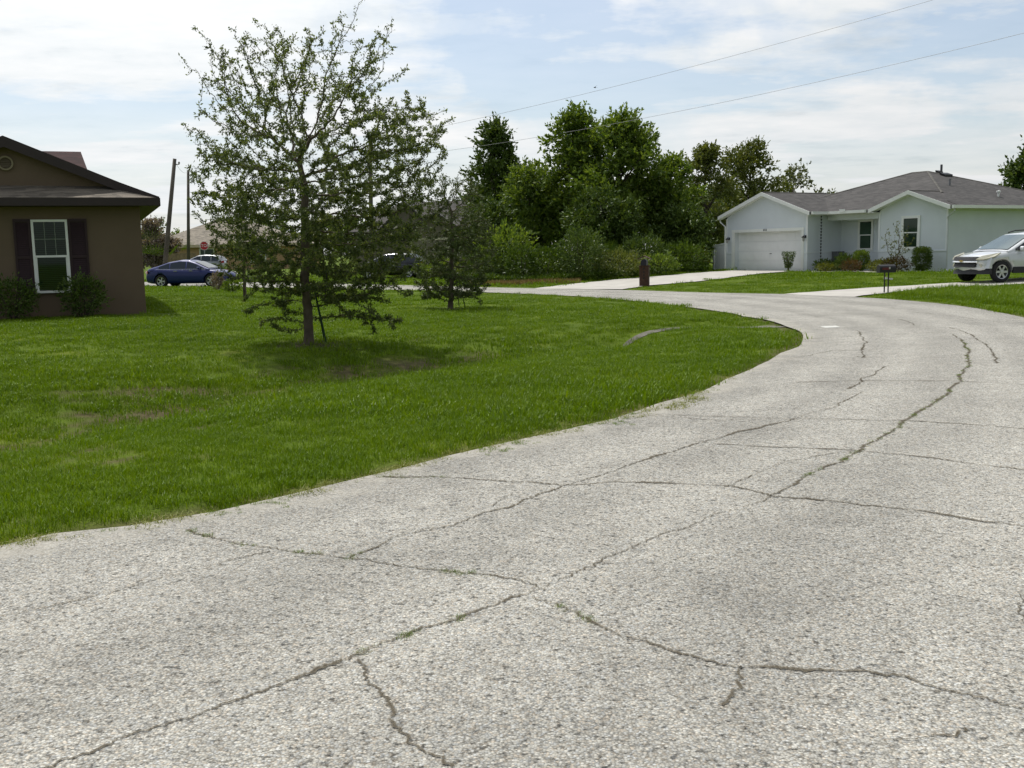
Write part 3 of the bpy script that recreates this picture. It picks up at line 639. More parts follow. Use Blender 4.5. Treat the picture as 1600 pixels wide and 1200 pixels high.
bm_ = MB().box(.01, 3.265, 1.40, 1.62, 2.56, WH-.021); bm_.build('porch_beam', M('pale_beam', (.62, .66, .66), .8, var=.04), hb)
# garage door with pressed panels
gd = MB()
for r_ in range(4):
    z0 = r_*.525+.005
    gd.box(-5.42, -.42, .30, .349, z0, z0+.515)
    for c in range(8):
        x = -5.42+.06+c*.6125; gd.box(x+.05, x+.55, .292, .3, z0+.09, z0+.42)
dg = gd.build('garage_door', M('white_garage_door', (.80, .81, .81), .5, var=.04, vs=1.5), hb)
MB().box(-2.98, -2.84, .27, .291, .90, .93).build('handle', dark, dg)
tr_ = MB(); tr_.box(-5.64, -5.42, -.03, .02, 0, 2.09); tr_.box(-.42, -.24, -.03, .02, 0, 2.09); tr_.box(-5.64, -.24, -.035, .018, 2.09, 2.25); tr_.build('door_trim', white, hb)
nb = MB()
for k in range(3): nb.box(-3.16+k*.1, -3.11+k*.1, -.05, -.036, 2.13, 2.24)
nb.build('house_number', M('grey_digits', (.16, .17, .17), .5), hb)
def lantern(x, z):
    l = MB(); l.box(x-.05, x+.05, -.03, 0, z-.02, z+.12); l.tube([(x, -.02, z+.08), (x, -.12, z+.14), (x, -.17, z+.08)], .012, 5); l.lathe([(.01, .1), (.1, .03), (.10, .0), (.06, 0)], 8, o=(x, -.17, z))
    o = l.build('wall_lantern', dark, hb)
    MB().lathe([(.07, 0), (.05, -.18), (0, -.2)], 8, o=(x, -.17, z)).build('lantern_glass', M('lantern_pane', (.35, .35, .33), .2), o)
lantern(-5.86, 1.72); lantern(-.12, 1.72)
window(hb, 1.24, 1.98, 2.45, 1.12, 2.46, white, .12)
window(hb, 4.76, 5.56, 1.45, 1.16, 2.50, white, .13)
ct = M('pale_corner_trim', (.78, .80, .80), .8, var=.04)
for (x0, x1, y0, y1) in ((3.25, 3.36, 1.432, 1.449), (7.1, 7.2, 1.432, 1.449), (-6.115, -6.0, -.018, -.001), (-.1, .012, -.018, -.001)): MB().box(x0, x1, y0, y1, 1.0, WH).build('corner_trim', ct, hb)
bx = MB().box(.03, .42, 1.75, 2.2, 0, .95); bx.box(.02, .44, 1.73, 2.22, .95, .98); bx.build('utility_box', M('grey_utility_box', (.12, .125, .13), .6), hb)
rcn = MB()
for k in range(17):
    z = .28+k*.155; rcn.lathe([(.022, -.05), (.05, .045), (.0, .045)], 7, o=(.32, .62, z))
rcn.tube([(.32, .62, .15), (.32, .62, EV-.14)], .006, 4)
o = rcn.build('rain_chain', dark); o.location = BL.o; o.rotation_euler = (0, 0, BL.a)
tag(o, 'dark cupped rain chain hanging from the gutter beside the garage corner', 'rain chain')
# white vinyl fence stub
fn = MB()
for k in range(8): fn.box(-7.42+k*.157, -7.42+k*.157+.152, .31, .345, .05, 1.38+.012*k)
fo = empty('vinyl_fence', BL.o, BL.a, 'short white vinyl fence panel joined to the left wall of the garage', 'fence')
fn.build('panel', wvinyl, fo)
MB().box(-7.56, -7.43, .27, .40, -.3, 1.48).build('post', wvinyl, fo)
fr_ = MB(); fr_.slab([(-7.43, .30, 1.37), (-6.17, .30, 1.52), (-6.17, .30, 1.60), (-7.43, .30, 1.44)], (0, .06, 0)); fr_.build('rail', wvinyl, fo); MB().box(-7.43, -6.17, .29, .309, .06, .16).build('rail', wvinyl, fo)

# ------------------------------------------------------------------ brown house
brown = M('brown_stucco', (.155, .112, .076), .92, var=.08, vs=1., bs=35)
bshin = shingle('dark_brown_shingles', (.15, .128, .10)); rshin = shingle('dark_red_shingles', (.045, .016, .015))
bfas = M('dark_brown_fascia', (.035, .024, .024), .6, var=.1)
hr = empty('brown_house', BR.o, BR.a, 'dark brown stucco house with gable, white window and maroon shutters', 'house')
wb = MB(); wb.box(-9, 0, 0, 12, -.4, 2.70)
wb.slab([(-6.6, .35, 3.0), (.05, .35, 2.95), (-2.93, .35, 4.22)], (0, .2, 0)); wb.build('wall', brown, hr)
br = MB(); q_ = .425
br.slab([(-9.4, -.42, 2.86), (.43, -.42, 2.86), (-.17, .35, 3.17), (-9.4, .35, 3.20)], (0, 0, -.1))         # skirt roof under the gable
zr = 4.30
br.slab([(-2.93, .12, zr), (-.40, .12, zr-2.53*q_), (.43, -.42, 2.865), (.43, 12.4, 2.86), (-2.93, 12.4, zr)], (0, 0, -.1))
br.slab([(-2.93, .12, zr), (-2.93, 12.4, zr), (-9.2, 12.4, zr-6.27*q_), (-9.2, .12, zr-6.27*q_)], (0, 0, -.1))
roofb = br.build('roof', bshin, hr)
rr2 = MB()
rr2.slab([(-6, 6.0, 3.4), (-.95, 6.0, 3.4), (-1.28, 8, 4.72), (-3.6, 8, 4.72)], (0, 0, -.1)); rr2.slab([(-.95, 6., 3.4), (-.95, 10, 3.4), (-1.28, 8, 4.72)], (0, 0, -.1)); rr2.slab([(-.95, 10, 3.4), (-6, 10, 3.4), (-3.6, 8, 4.72), (-1.28, 8, 4.72)], (0, 0, -.1))
rr2.build('roof', rshin, hr)
bf = MB(); bf.box(-9.42, .45, -.46, -.421, 2.665, 2.845); bf.box(.43, .47, -.42, 12.4, 2.66, 2.85); bf.box(-9.4, .429, -.42, -.001, 2.66, 2.68); bf.box(.001, .429, 0, 12.4, 2.66, 2.68)
bf.slab([(-2.93, .12, zr+.02), (-.42, .12, zr-2.51*q_+.02), (-.42, .12, zr-2.51*q_-.2), (-2.93, .12, zr-.24)], (0, -.04, 0)); bf.slab([(-2.93, .12, zr-.24), (-9.2, .12, zr-6.27*q_-.24), (-9.2, .12, zr-6.27*q_+.02), (-2.93, .12, zr+.02)], (0, -.04, 0))
bf.slab([(-.42, .12, zr-2.51*q_+.02), (.45, -.43, 2.875), (.45, -.43, 2.75), (-.42, .12, zr-2.51*q_-.2)], (0, -.04, 0))
bf.build('fascia', bfas, hr)
window(hr, -2.42, -1.73, 0, .66, 2.30, white, .055, grid=True, blindm=M('green_tinted_blinds', (.10, .17, .10), .7, var=.1))
shm = M('maroon_shutter', (.032, .014, .017), .6, var=.1)
for (x0, x1) in ((-2.86, -2.49), (-1.66, -1.24)):
    s = MB(); s.box(x0, x0+.05, -.045, 0, .55, 2.37); s.box(x1-.05, x1, -.045, 0, .55, 2.37); s.box(x0+.05, x1-.05, -.044, 0, .55, .62); s.box(x0+.05, x1-.05, -.044, 0, 2.30, 2.37); s.box(x0+.05, x1-.05, -.044, 0, 1.43, 1.49)
    z = .63
    while z < 2.28:
        s.slab([(x0+.05, -.036, z), (x1-.05, -.036, z), (x1-.05, -.012, z+.045), (x0+.05, -.012, z+.045)], (0, .006, .004)); z += .05
    s.box(x0+.05, x1-.05, -.010, 0, .62, 2.30)
    s.build('shutter', shm, hr)
vn = MB(); vn.lathe([(.13, .34), (.13, .28), (.17, .28), (.17, .35)], 28, 'y', o=(-2.93, 0, 3.70))
vo = vn.build('gable_vent', M('tan_vent', (.26, .22, .14), .7), hr)
vs_ = MB()
for k in range(6): hh_ = math.sqrt(max(.0, .13**2-(-.1+k*.04)**2)); vs_.slab([(-2.93-hh_, .31, 3.60+k*.04), (-2.93+hh_, .31, 3.60+k*.04), (-2.93+hh_, .34, 3.63+k*.04), (-2.93-hh_, .34, 3.63+k*.04)], (0, .005, .004))
vs_.build('louvres', M('tan_louvre', (.20, .165, .11), .7), vo)

# ------------------------------------------------------------------ tan house and dark house in the distance
tan_ = M('orange_tan_stucco', (.46, .30, .17), .9, var=.06, vs=.5); tsh = shingle('tan_shingles', (.23, .20, .155), .3)
def far_house(name, px0, px1, Y, eave_py, ridge_py, ridge_px0, ridge_px1, wm, rmn, depth, label):
    a = A(px0, eave_py, Y); b = A(px1, eave_py, Y); ze = a[2]; wd = b[0]-a[0]; zr_ = A((px0+px1)/2, ridge_py, Y+depth/2)[2]
    r0_ = A(ridge_px0, ridge_py, Y+depth/2)[0]-a[0]; r1_ = A(ridge_px1, ridge_py, Y+depth/2)[0]-a[0]
    g0 = T(a[0], Y); e = empty(name, (a[0], Y, g0), 0, label, 'house'); ze -= g0; zr_ -= g0
    MB().box(.5, wd-.5, .5, depth, -.3, ze-.05).build('wall', wm, e)
    m = MB(); tk = (0, 0, -.15)
    m.slab([(0, 0, ze), (wd, 0, ze), (r1_, depth/2, zr_), (r0_, depth/2, zr_)], tk); m.slab([(wd, 0, ze), (wd, depth, ze), (r1_, depth/2, zr_)], tk); m.slab([(0, depth, ze), (0, 0, ze), (r0_, depth/2, zr_)], tk); m.slab([(wd, depth, ze), (0, depth, ze), (r0_, depth/2, zr_), (r1_, depth/2, zr_)], tk)
    m.build('roof', rmn, e); f = MB(); f.box(-.02, wd+.02, -.1, -.02, ze-.3, ze+.0); f.build('fascia', M('cream_fascia', (.55, .45, .32), .7), e)
    return e, wd, ze
th, tw_, tz_ = far_house('tan_house', 224, 470, 112., 384, 343, 338, 380, tan_, tsh, 14., 'orange tan stucco house with pale brown hip roof beyond the stop sign')
window(th, 6.0, 7.4, .5, .9, 2.3, white, .12); window(th, 11.5, 13., .5, .9, 2.3, white, .12)
dkw = M('dark_taupe_stucco', (.17, .15, .115), .9, var=.08); dksh = shingle('charcoal_shingles', (.06, .055, .05), .3)
dh = empty('gabled_house', onT(*A(590, 430, 82)[:2]), rad(-4), 'dark taupe two-gabled house with arched window half hidden by trees', 'house')
m = MB(); m.box(-2, 12., 1.4, 11, -.3, 3.2); m.slab([(.2, 1.4, 3.2), (4.3, 1.4, 3.2), (2.25, 1.4, 5.1)], (0, .3, 0)); m.box(2.4, 7.2, 0, 1.4, -.3, 2.75); m.slab([(2.4, 0, 2.75), (7.2, 0, 2.75), (4.8, 0, 4.3)], (0, .3, 0)); m.build('wall', dkw, dh)
m = MB(); tk = (0, 0, -.15)
m.slab([(-.2, 1.1, 3.1), (2.25, 1.1, 5.35), (2.25, 6, 5.35), (-.2, 6, 3.1)], tk); m.slab([(4.7, 1.1, 3.1), (4.7, 6, 3.1), (2.25, 6, 5.35), (2.25, 1.1, 5.35)], tk)
m.slab([(2.0, -.4, 2.65), (4.8, -.4, 4.5), (4.8, 5, 4.5), (2.0, 5, 2.65)], tk); m.slab([(7.6, -.4, 2.65), (7.6, 5, 2.65), (4.8, 5, 4.5), (4.8, -.4, 4.5)], tk)
m.slab([(-2.4, 1., 3.1), (12.4, 1., 3.1), (9, 6, 5.6), (1, 6, 5.6)], tk); m.slab([(12.4, 1, 3.1), (12.4, 11.2, 3.1), (9, 6, 5.6)], tk); m.slab([(-2.4, 11.2, 3.1), (-2.4, 1, 3.1), (1, 6, 5.6)], tk)
m.build('roof', dksh, dh)
cream = M('cream_trim', (.66, .6, .47), .7)
m = MB(); n_ = 14
for k in range(n_):
    a0, a1 = math.pi*k/n_, math.pi*(k+1)/n_; m.slab([(1.6+.55*math.cos(a0), 1.36, 3.0+.55*math.sin(a0)), (1.6+.55*math.cos(a1), 1.36, 3.0+.55*math.sin(a1)), (1.6+.42*math.cos(a1), 1.36, 3.0+.42*math.sin(a1)), (1.6+.42*math.cos(a0), 1.36, 3.0+.42*math.sin(a0))], (0, .05, 0))
aw = m.build('arch_window', cream, dh)
MB().slab([(1.6+.42*math.cos(math.pi*k/n_), 1.385, 3.0+.42*math.sin(math.pi*k/n_)) for k in range(n_+1)]+[(1.18, 1.385, 2.3), (2.02, 1.385, 2.3)], (0, .01, 0)).build('pane', voidm, aw)
m = MB(); m.box(2.75, 2.9, -.04, 0, 0, 2.3); m.box(5.6, 5.75, -.04, 0, 0, 2.3); m.box(2.75, 5.75, -.045, 0, 2.3, 2.48); m.build('door_trim', cream, dh)
m = MB()
for k in range(4): m.box(2.9, 5.6, -.02, 0, k*.57+.01, k*.57+.56)
m.build('garage_door', M('taupe_door', (.20, .18, .14), .7), dh)

# ------------------------------------------------------------------ vehicles
tyrem = M('tyre_rubber', (.018, .018, .019), .85, var=.2); rimm = M('alloy_rim', (.55, .56, .57), .3, metal=.85, var=.05)
cglass = M('car_glass', (.012, .016, .02), .04, var=.0, spec=.8); chrome = M('chrome', (.65, .66, .68), .15, metal=1., var=.03)
lampm = M('clear_lamp', (.55, .53, .42), .12, var=.1, spec=.7); redl = M('red_lamp', (.30, .015, .012), .2, var=.1); blackp = M('black_plastic', (.02, .02, .021), .6, var=.15)
goldm = M('gold_emblem', (.5, .36, .1), .3, metal=.6, var=.05)
def paint(name, c, metal=.35): return M(name, c, .32, metal=metal, var=.03, vs=1., coat=.9, spec=.5)
def itp(x, pts): return np.interp(x, [p[0] for p in pts], [p[1] for p in pts])
def car(kind, label, group, pm, L, W, top, gh, wheel_r, wheels, zb=.2, clad=None, spokes=5, suv=False):
    """x runs to the front. top: (x, z) of bonnet, belt and boot; gh: belt z, base x rear/front, roof line points, half widths"""
    e = empty(kind, (0, 0, 0), 0, label, 'car', group)
    hl = L/2; X_ = np.r_[-hl, -hl+.03, -hl+.12, np.linspace(-hl+.3, hl-.3, 22), hl-.12, hl-.03, hl]
    V_, F_ = [], []; n = 15
    def hw(x): a = abs(x)/hl; return W/2*(1-.035*a**2-.14*a**8)
    def ring(x):
        zt = float(itp(x, top)); w_ = hw(x); a = abs(x)/hl; z0 = zb+.10*a**10
        k = (zt-z0)
        if abs(abs(x)-hl) < 1e-6: z0 += .12; zt -= .10; k = zt-z0
        half = [(0, z0), (w_*.80, z0), (w_*.95, z0+.05*k/.6), (w_*.99, z0+k*.30), (w_, z0+k*.55), (w_*.985, z0+k*.78), (w_*.93, zt-.03), (w_*.78, zt)]
        return [(x, y, z) for y, z in half]+[(x, 0, zt+.018)]+[(x, -y, z) for y, z in reversed(half[1:])]
    n = 16
    for x in X_:
        tf = float(sstep(np.array(abs(x)), hl-1.0, hl)); cq = (.40 if x > 0 else .22)*(1. if suv or True else 1.)
        V_ += [(xx-math.copysign(cq*tf*(abs(y)/(W/2))**2.3, x), y, z) for xx, y, z in ring(float(x))]
    for i in range(len(X_)-1):
        for k in range(n): F_.append((i*n+k, i*n+(k+1) % n, (i+1)*n+(k+1) % n, (i+1)*n+k))
    F_.append(tuple(range(n-1, -1, -1))); F_.append(tuple((len(X_)-1)*n+k for k in range(n)))
    mb = MB().add(V_, F_); body = mb.build('body', pm, None, smooth=True)
    cut = MB()
    for x in wheels:
        for s in (1, -1): cut.lathe([(0, s*(W/2-.30)), (wheel_r*1.17, s*(W/2-.30)), (wheel_r*1.17, s*(W/2+.2)), (0, s*(W/2+.2))], 28, 'y', o=(x, 0, wheel_r))
    bpy.context.view_layer.update()
    co = cut.build('arch_cut', None); bo = body.modifiers.new('b', 'BOOLEAN'); bo.operation = 'DIFFERENCE'; bo.object = co; bo.solver = 'EXACT'
    dg = bpy.context.evaluated_depsgraph_get(); me = bpy.data.meshes.new_from_object(body.evaluated_get(dg)); body.modifiers.clear(); old = body.data; body.data = me; bpy.data.objects.remove(co)
    if not me.materials: me.materials.append(pm)
    body.parent = e
    # cabin
    zb_, xr, xf, roof, wb_, wr_ = gh; zmx = max(p[1] for p in roof); X2 = np.unique(np.r_[np.linspace(xr, xf, 28), [p[0] for p in roof]])
    yw = lambda z: wb_-(wb_-wr_)*(z-zb_)/(zmx-zb_)
    V_, F_ = [], []; zr2 = [float(itp(x, roof)) for x in X2]; n = 9
    for x, z in zip(X2, zr2):
        z = max(z, zb_+.012); hh = min(.07, (z-zb_)*.5)
        half = [(yw(zb_), zb_-.03), (yw(z-hh), z-hh), (yw(z)-.07, z-.012), (yw(z)*.5, z+.012)]
        V_ += [(x, y, q) for y, q in half]+[(x, 0, z+.018)]+[(x, -y, q) for y, q in reversed(half)]
    for i in range(len(X2)-1):
        for k in range(n-1): F_.append((i*n+k, i*n+k+1, (i+1)*n+k+1, (i+1)*n+k))
    cab = MB().add(V_, F_).build('cabin', pm, e, smooth=True)
    def side(x0, x1, nm):
        for s in (1, -1):
            xs_ = np.linspace(x0, x1, 14); up = [(x, max(zb_+.05, float(itp(x, roof))-.085)) for x in xs_]; lo = [(x1, zb_+.035), (x0, zb_+.035)]
            pl = [(x, s*(yw(z)+.008), z) for x, z in up+lo]; MB().slab(pl, (0, -s*.004, 0)).build(nm, cglass, e)
    def screen(x0, x1, nm):
        v = []; xs_ = np.linspace(x0, x1, 8)
        for x in xs_:
            z = float(itp(x, roof)); v += [(x, yy*(yw(z)-.11), z+.022+(.012 if abs(yy) < .6 else 0)) for yy in (-1, -.5, 0, .5, 1)]
        f = [(i*5+k, i*5+k+1, (i+1)*5+k+1, (i+1)*5+k) for i in range(7) for k in range(4)]
        MB().add(v, f).build(nm, wglass if clad else cglass, e, smooth=True)
    # wheels
    for x in wheels:
        for s in (1, -1):
            R_ = wheel_r; yo = s*(W/2-.03); wi = .21
            we = empty('wheel', (x, yo-s*wi/2, R_)); we.parent = e
            MB().lathe([(R_*.66, -wi/2), (R_*.92, -wi/2), (R_, -wi/2+.03), (R_, wi/2-.03), (R_*.92, wi/2), (R_*.66, wi/2)], 28, 'y').build('tyre', tyrem, we, smooth=True)
            rm_ = MB(); yf = s*(wi/2-.03); rm_.lathe([(R_*.67, yf-s*.05), (R_*.67, yf+s*.022), (R_*.60, yf+s*.015), (R_*.59, yf-s*.06)], 28, 'y')
            for k in range(spokes):
                a = 2*math.pi*k/spokes; Rm = Matrix.Rotation(a, 3, 'Y'); y0, y1 = sorted((yf-s*.02, yf+s*.012)); rm_.box(R_*.1, R_*.62, y0, y1, -R_*.10, R_*.10, R=Rm)
            rm_.lathe([(R_*.18, yf+s*.016), (0, yf+s*.02)], 14, 'y'); rm_.build('rim', rimm, we)
            MB().lathe([(R_*.6, yf-s*.07), (0, yf-s*.07)], 20, 'y').build('brake_disc', blackp, we)
    if clad:
        for s in (1, -1):
            MB().box(wheels[0]+wheel_r*1.16, wheels[1]-wheel_r*1.16, *sorted((s*(W/2-.08), s*(W/2+.012))), zb-.02, zb+clad).build('sill_cladding', blackp, e, bevel=.012)
    return e, body, hw, yw, side, screen, zb_
wglass = M('windscreen_glass', (.09, .125, .125), .05, var=.1, spec=.9)  # sky reflection painted into the pale teal base; other car glass stays dark
def place(e, x, y, z, head): e.location = (x, y, z); e.rotation_euler = (0, 0, head)
# silver crossover on the second drive
silver = paint('pearl_white_paint', (.60, .62, .63), .25)
Ls, Ws = 5.1, 2.0
top = [(-2.55, 1.02), (-2.3, 1.10), (-1.2, 1.12), (.9, 1.09), (1.15, 1.12), (1.9, 1.03), (2.3, .93), (2.55, .80)]
gh = (1.08, -2.45, 1.42, [(-2.45, 1.10), (-2.2, 1.52), (-2.0, 1.70), (-1.2, 1.76), (-.3, 1.77), (.25, 1.70), (1.42, 1.10)], .93, .72)
suv, body, hw, yw, side, screen, zbt = car('crossover', 'silver white crossover facing the road on the concrete drive, cut by the right edge', None, silver, Ls, Ws, top, gh, .375, (-1.45, 1.66), zb=.34, clad=.20, spokes=6)
side(-2.05, -1.22, 'quarter_window'); side(-1.16, -.30, 'side_window'); side(-.22, 1.10, 'side_window'); screen(.36, 1.34, 'windscreen'); screen(-2.38, -2.06, 'rear_window')
def arc_front(zlo, zhi, ya, yb, dx=.0, n=10, thick=.03):       # a panel bent along the nose
    ys_ = np.linspace(ya, yb, n); o = MB(); v = []
    for y in ys_:
        xx = Ls/2+.012+dx-.38*abs(y/(Ws/2))**2.4
        v += [(xx, y, zlo), (xx-.03-.25*(zhi-zlo), y, zhi), (xx-thick-.1, y, zhi), (xx-thick-.1, y, zlo)]
    for i in range(n-1):
        for k in range(4): o.add([], [(i*4+k, i*4+(k+1) % 4, (i+1)*4+(k+1) % 4, (i+1)*4+k)]) if False else None
    f = [(i*4+k, i*4+(k+1) % 4, (i+1)*4+(k+1) % 4, (i+1)*4+k) for i in range(n-1) for k in range(4)]+[(3, 2, 1, 0), tuple((n-1)*4+k for k in range(4))]
    return MB().add(v, f)
arc_front(.50, .92, -.95, .95, -.03).build('nose', silver, suv)
arc_front(.79, .905, -.60, .60, .03).build('grille', blackp, suv); arc_front(.55, .715, -.56, .56, .03).build('grille', blackp, suv)
gb = arc_front(.72, .785, -.66, .66, .05).build('grille_bar', silver, suv)
em = MB(); xe = Ls/2+.055; em.slab([(xe, -.11, .75), (xe, .09, .75), (xe, .11, .785), (xe, -.09, .785)], (.012, 0, 0)); em.slab([(xe, -.035, .736), (xe, .035, .736), (xe, .035, .749), (xe, -.035, .749)], (.012, 0, 0)); em.slab([(xe, -.035, .786), (xe, .035, .786), (xe, .035, .799), (xe, -.035, .799)], (.012, 0, 0)); em.build('emblem', goldm, gb)
arc_front(.30, .50, -.97, .97, -.01).build('lower_bumper', blackp, suv)
for s in (1, -1):
    pl = [(2.46, s*.60, .80), (2.30, s*.80, .80), (1.96, s*.965, .90), (1.72, s*.955, 1.03), (1.95, s*.86, .985), (2.30, s*.70, .915)]
    MB().slab(pl, (.035, s*.03, .03)).build('headlight', lampm, suv)
    MB().lathe([(.07, 0), (.07, .03), (0, .035)], 12, 'x', o=(2.33, s*.70, .60)).build('fog_lamp', lampm, suv)
    mi = MB(); mi.box(.78, .98, *sorted((s*.95, s*1.17)), 1.10, 1.26); mo = mi.build('wing_mirror', silver, suv, bevel=.04)
    MB().tube([(-1.9, s*.66, 1.76), (-1.7, s*.68, 1.83), (-.9, s*.69, 1.855), (-.2, s*.69, 1.83), (.1, s*.68, 1.76)], .022, 6).build('roof_rail', blackp, suv)
    for x in (-.05, -1.05): MB().box(x, x+.22, *sorted((s*.985, s*1.02)), .98, 1.01).build('door_handle', silver, suv)
    MB().slab([(-2.52, s*.70, .95), (-2.30, s*.93, .98), (-2.30, s*.93, 1.2), (-2.48, s*.72, 1.2)], (-.03, s*.03, 0)).build('tail_lamp', redl, suv)
q = Gt(1563, 442); place(suv, 0, 0, 0, 0)
hd = rad(194); u_ = np.array([math.cos(hd), math.sin(hd)]); l_ = np.array([-u_[1], u_[0]])
c = q[:2]-u_*1.66-l_*.9; place(suv, c[0], c[1], T(q[0], q[1])+.04, hd)
# blue saloon
bluep = M('dark_blue_paint', (.008, .017, .115), .38, metal=.1, var=.03, coat=.35, spec=.4)
top2 = [(-2.4, .78), (-2.3, .98), (-1.75, 1.03), (-.6, .97), (.9, .93), (1.05, .96), (1.8, .86), (2.25, .74), (2.4, .62)]
gh2 = (.93, -2.05, 1.35, [(-2.05, 1.02), (-1.55, 1.17), (-1.0, 1.35), (-.35, 1.45), (.15, 1.43), (.55, 1.31), (1.35, .96)], .86, .62)
sal, body, hw, yw, side, screen, zbt = car('saloon_car', 'dark blue saloon parked beyond the corner of the brown house', None, bluep, 4.8, 1.84, top2, gh2, .34, (-1.38, 1.42), zb=.2, spokes=5)
side(-1.50, -.92, 'quarter_window'); side(-.86, .0, 'side_window'); side(.07, 1.10, 'side_window'); screen(.45, 1.28, 'windscreen'); screen(-1.95, -1.1, 'rear_window')
for s in (1, -1):
    MB().slab([(2.33, s*.58, .62), (2.0, s*.84, .68), (1.72, s*.885, .80), (2.1, s*.74, .76)], (.03, s*.02, .02)).build('headlight', lampm, sal)
    MB().slab([(-2.39, s*.5, .76), (-2.1, s*.87, .76), (-2.1, s*.86, .90), (-2.36, s*.5, .90)], (-.03, s*.02, .0)).build('tail_lamp', redl, sal)
    MB().box(.70, .88, *sorted((s*.87, s*1.03)), .97, 1.08).build('wing_mirror', bluep, sal, bevel=.03)
    ch = MB(); ch.tube([(-1.62, s*.872, .975), (-.6, s*.872, .962), (1.16, s*.872, .955)], .010, 5); ch.build('chrome_strip', chrome, sal)
    for x in (-.62, .25): MB().box(x, x+.2, *sorted((s*.90, s*.935)), .86, .885).build('door_handle', chrome, sal)
MB().box(2.28, 2.42, -.5, .5, .35, .52).build('grille', blackp, sal)
a_, b_ = G(247, 449), G(327, 449.3); mid = (a_+b_)/2; hd = rad(-8)
place(sal, mid[0]+.25, mid[1]+.9, 0.0, hd)
# pale hatchback behind it
pgr = paint('silver_paint', (.30, .31, .32), .4)
top3 = [(-2.1, .85), (-2.0, .98), (-.6, .97), (.8, .95), (.95, .97), (1.7, .86), (2.1, .66)]
gh3 = (.95, -2.0, 1.4, [(-2.0, 1.0), (-1.7, 1.36), (-1.2, 1.49), (-.4, 1.53), (.2, 1.48), (1.4, .98)], .83, .62)
def hatch(label, pm):
    e, body, hw, yw, side, screen, zbt = car('hatchback', label, None, pm, 4.2, 1.74, top3, gh3, .32, (-1.28, 1.28), zb=.2, spokes=5)
    side(-1.68, -1.05, 'quarter_window'); side(-.98, -.15, 'side_window'); side(-.08, 1.1, 'side_window'); screen(.35, 1.3, 'windscreen'); screen(-1.95, -1.6, 'rear_window')
    for s in (1, -1):
        MB().slab([(2.05, s*.5, .62), (1.7, s*.80, .70), (1.45, s*.83, .80), (1.8, s*.66, .76)], (.03, s*.02, .02)).build('headlight', lampm, e)
        MB().slab([(-2.09, s*.5, .80), (-1.9, s*.83, .80), (-1.9, s*.82, 1.0), (-2.06, s*.5, 1.0)], (-.03, s*.02, .0)).build('tail_lamp', redl, e)
        MB().box(.72, .88, *sorted((s*.83, s*.99)), .98, 1.08).build('wing_mirror', pm, e, bevel=.03)
    return e
hb2 = hatch('silver hatchback parked between the dark blue car and the tan house', pgr)
c = G(312, 425.5); c = A(318, 424, 92); place(hb2, c[0], c[1], T(c[0], c[1]), rad(176))
dk = hatch('black hatchback parked beyond the road behind the staked oak branches', paint('black_paint', (.012, .013, .014), .2))
c = A(612, 440, 63); place(dk, c[0], c[1], T(c[0], c[1]), rad(172))

# ------------------------------------------------------------------ trees
bark = M('grey_brown_bark', (.12, .095, .07), .95, var=.35, vs=6, bs=30, bd=.01); barkd = M('dark_bark', (.06, .048, .036), .95, var=.3, vs=5)
def leaves(name, P, D, L, Wd, mat, parent, r, flat=.5):
    n = len(P); D = D/np.linalg.norm(D, axis=1)[:, None]; N = r.normal(0, 1, (n, 3))+np.array([0, 0, flat]); Sd = np.cross(D, N); Sd /= np.linalg.norm(Sd, axis=1)[:, None]+1e-9
    N = np.cross(Sd, D); L = np.asarray(L)[:, None]*np.ones((n, 1)); Wd = np.asarray(Wd)[:, None]*np.ones((n, 1))
    m = P+D*L*.5+N*L*.06
    Vv = np.stack([P, m+Sd*Wd*.5, P+D*L-N*L*.05, m-Sd*Wd*.5], 1).reshape(-1, 3); b = np.arange(n)[:, None]*4
    Fc = np.concatenate([b+np.array([[0, 1, 2]]), b+np.array([[0, 2, 3]])], 0)
    return np_mesh(name, Vv, Fc, mat, parent)
def colonize(att, nodes, par, step, di, dk, iters, r, bias=(0, 0, .0)):
    nodes = [np.array(p, float) for p in nodes]; par = list(par); att = np.array(att); ndm = np.full(len(att), 1e9); ni = np.zeros(len(att), int); kids = {}
    def upd(k0):
        nonlocal ndm, ni
        for k in range(k0, len(nodes)):
            d = np.linalg.norm(att-nodes[k], axis=1); q = d < ndm; ndm[q] = d[q]; ni[q] = k
    upd(0)
    for _ in range(iters):
        act = ndm < di
        if not act.any(): break
        v = att[act]-np.array(nodes)[ni[act]]; v /= np.linalg.norm(v, axis=1)[:, None]+1e-9; acc = {}
        for k, q in zip(ni[act], v): acc[k] = acc.get(k, 0)+q
        k0 = len(nodes); nn = []
        for k, q in acc.items():
            if kids.get(k, 0) >= 3: continue
            q = q/(np.linalg.norm(q)+1e-9)+np.array(bias)+r.normal(0, .18, 3); q /= np.linalg.norm(q)
            nn.append((k, nodes[k]+q*step)); kids[k] = kids.get(k, 0)+1
        if not nn: break
        for k, q in nn: nodes.append(q); par.append(k)
        upd(k0); keep = ndm > dk; att, ndm, ni = att[keep], ndm[keep], ni[keep]
        if not len(att): break
    return np.array(nodes), np.array(par)
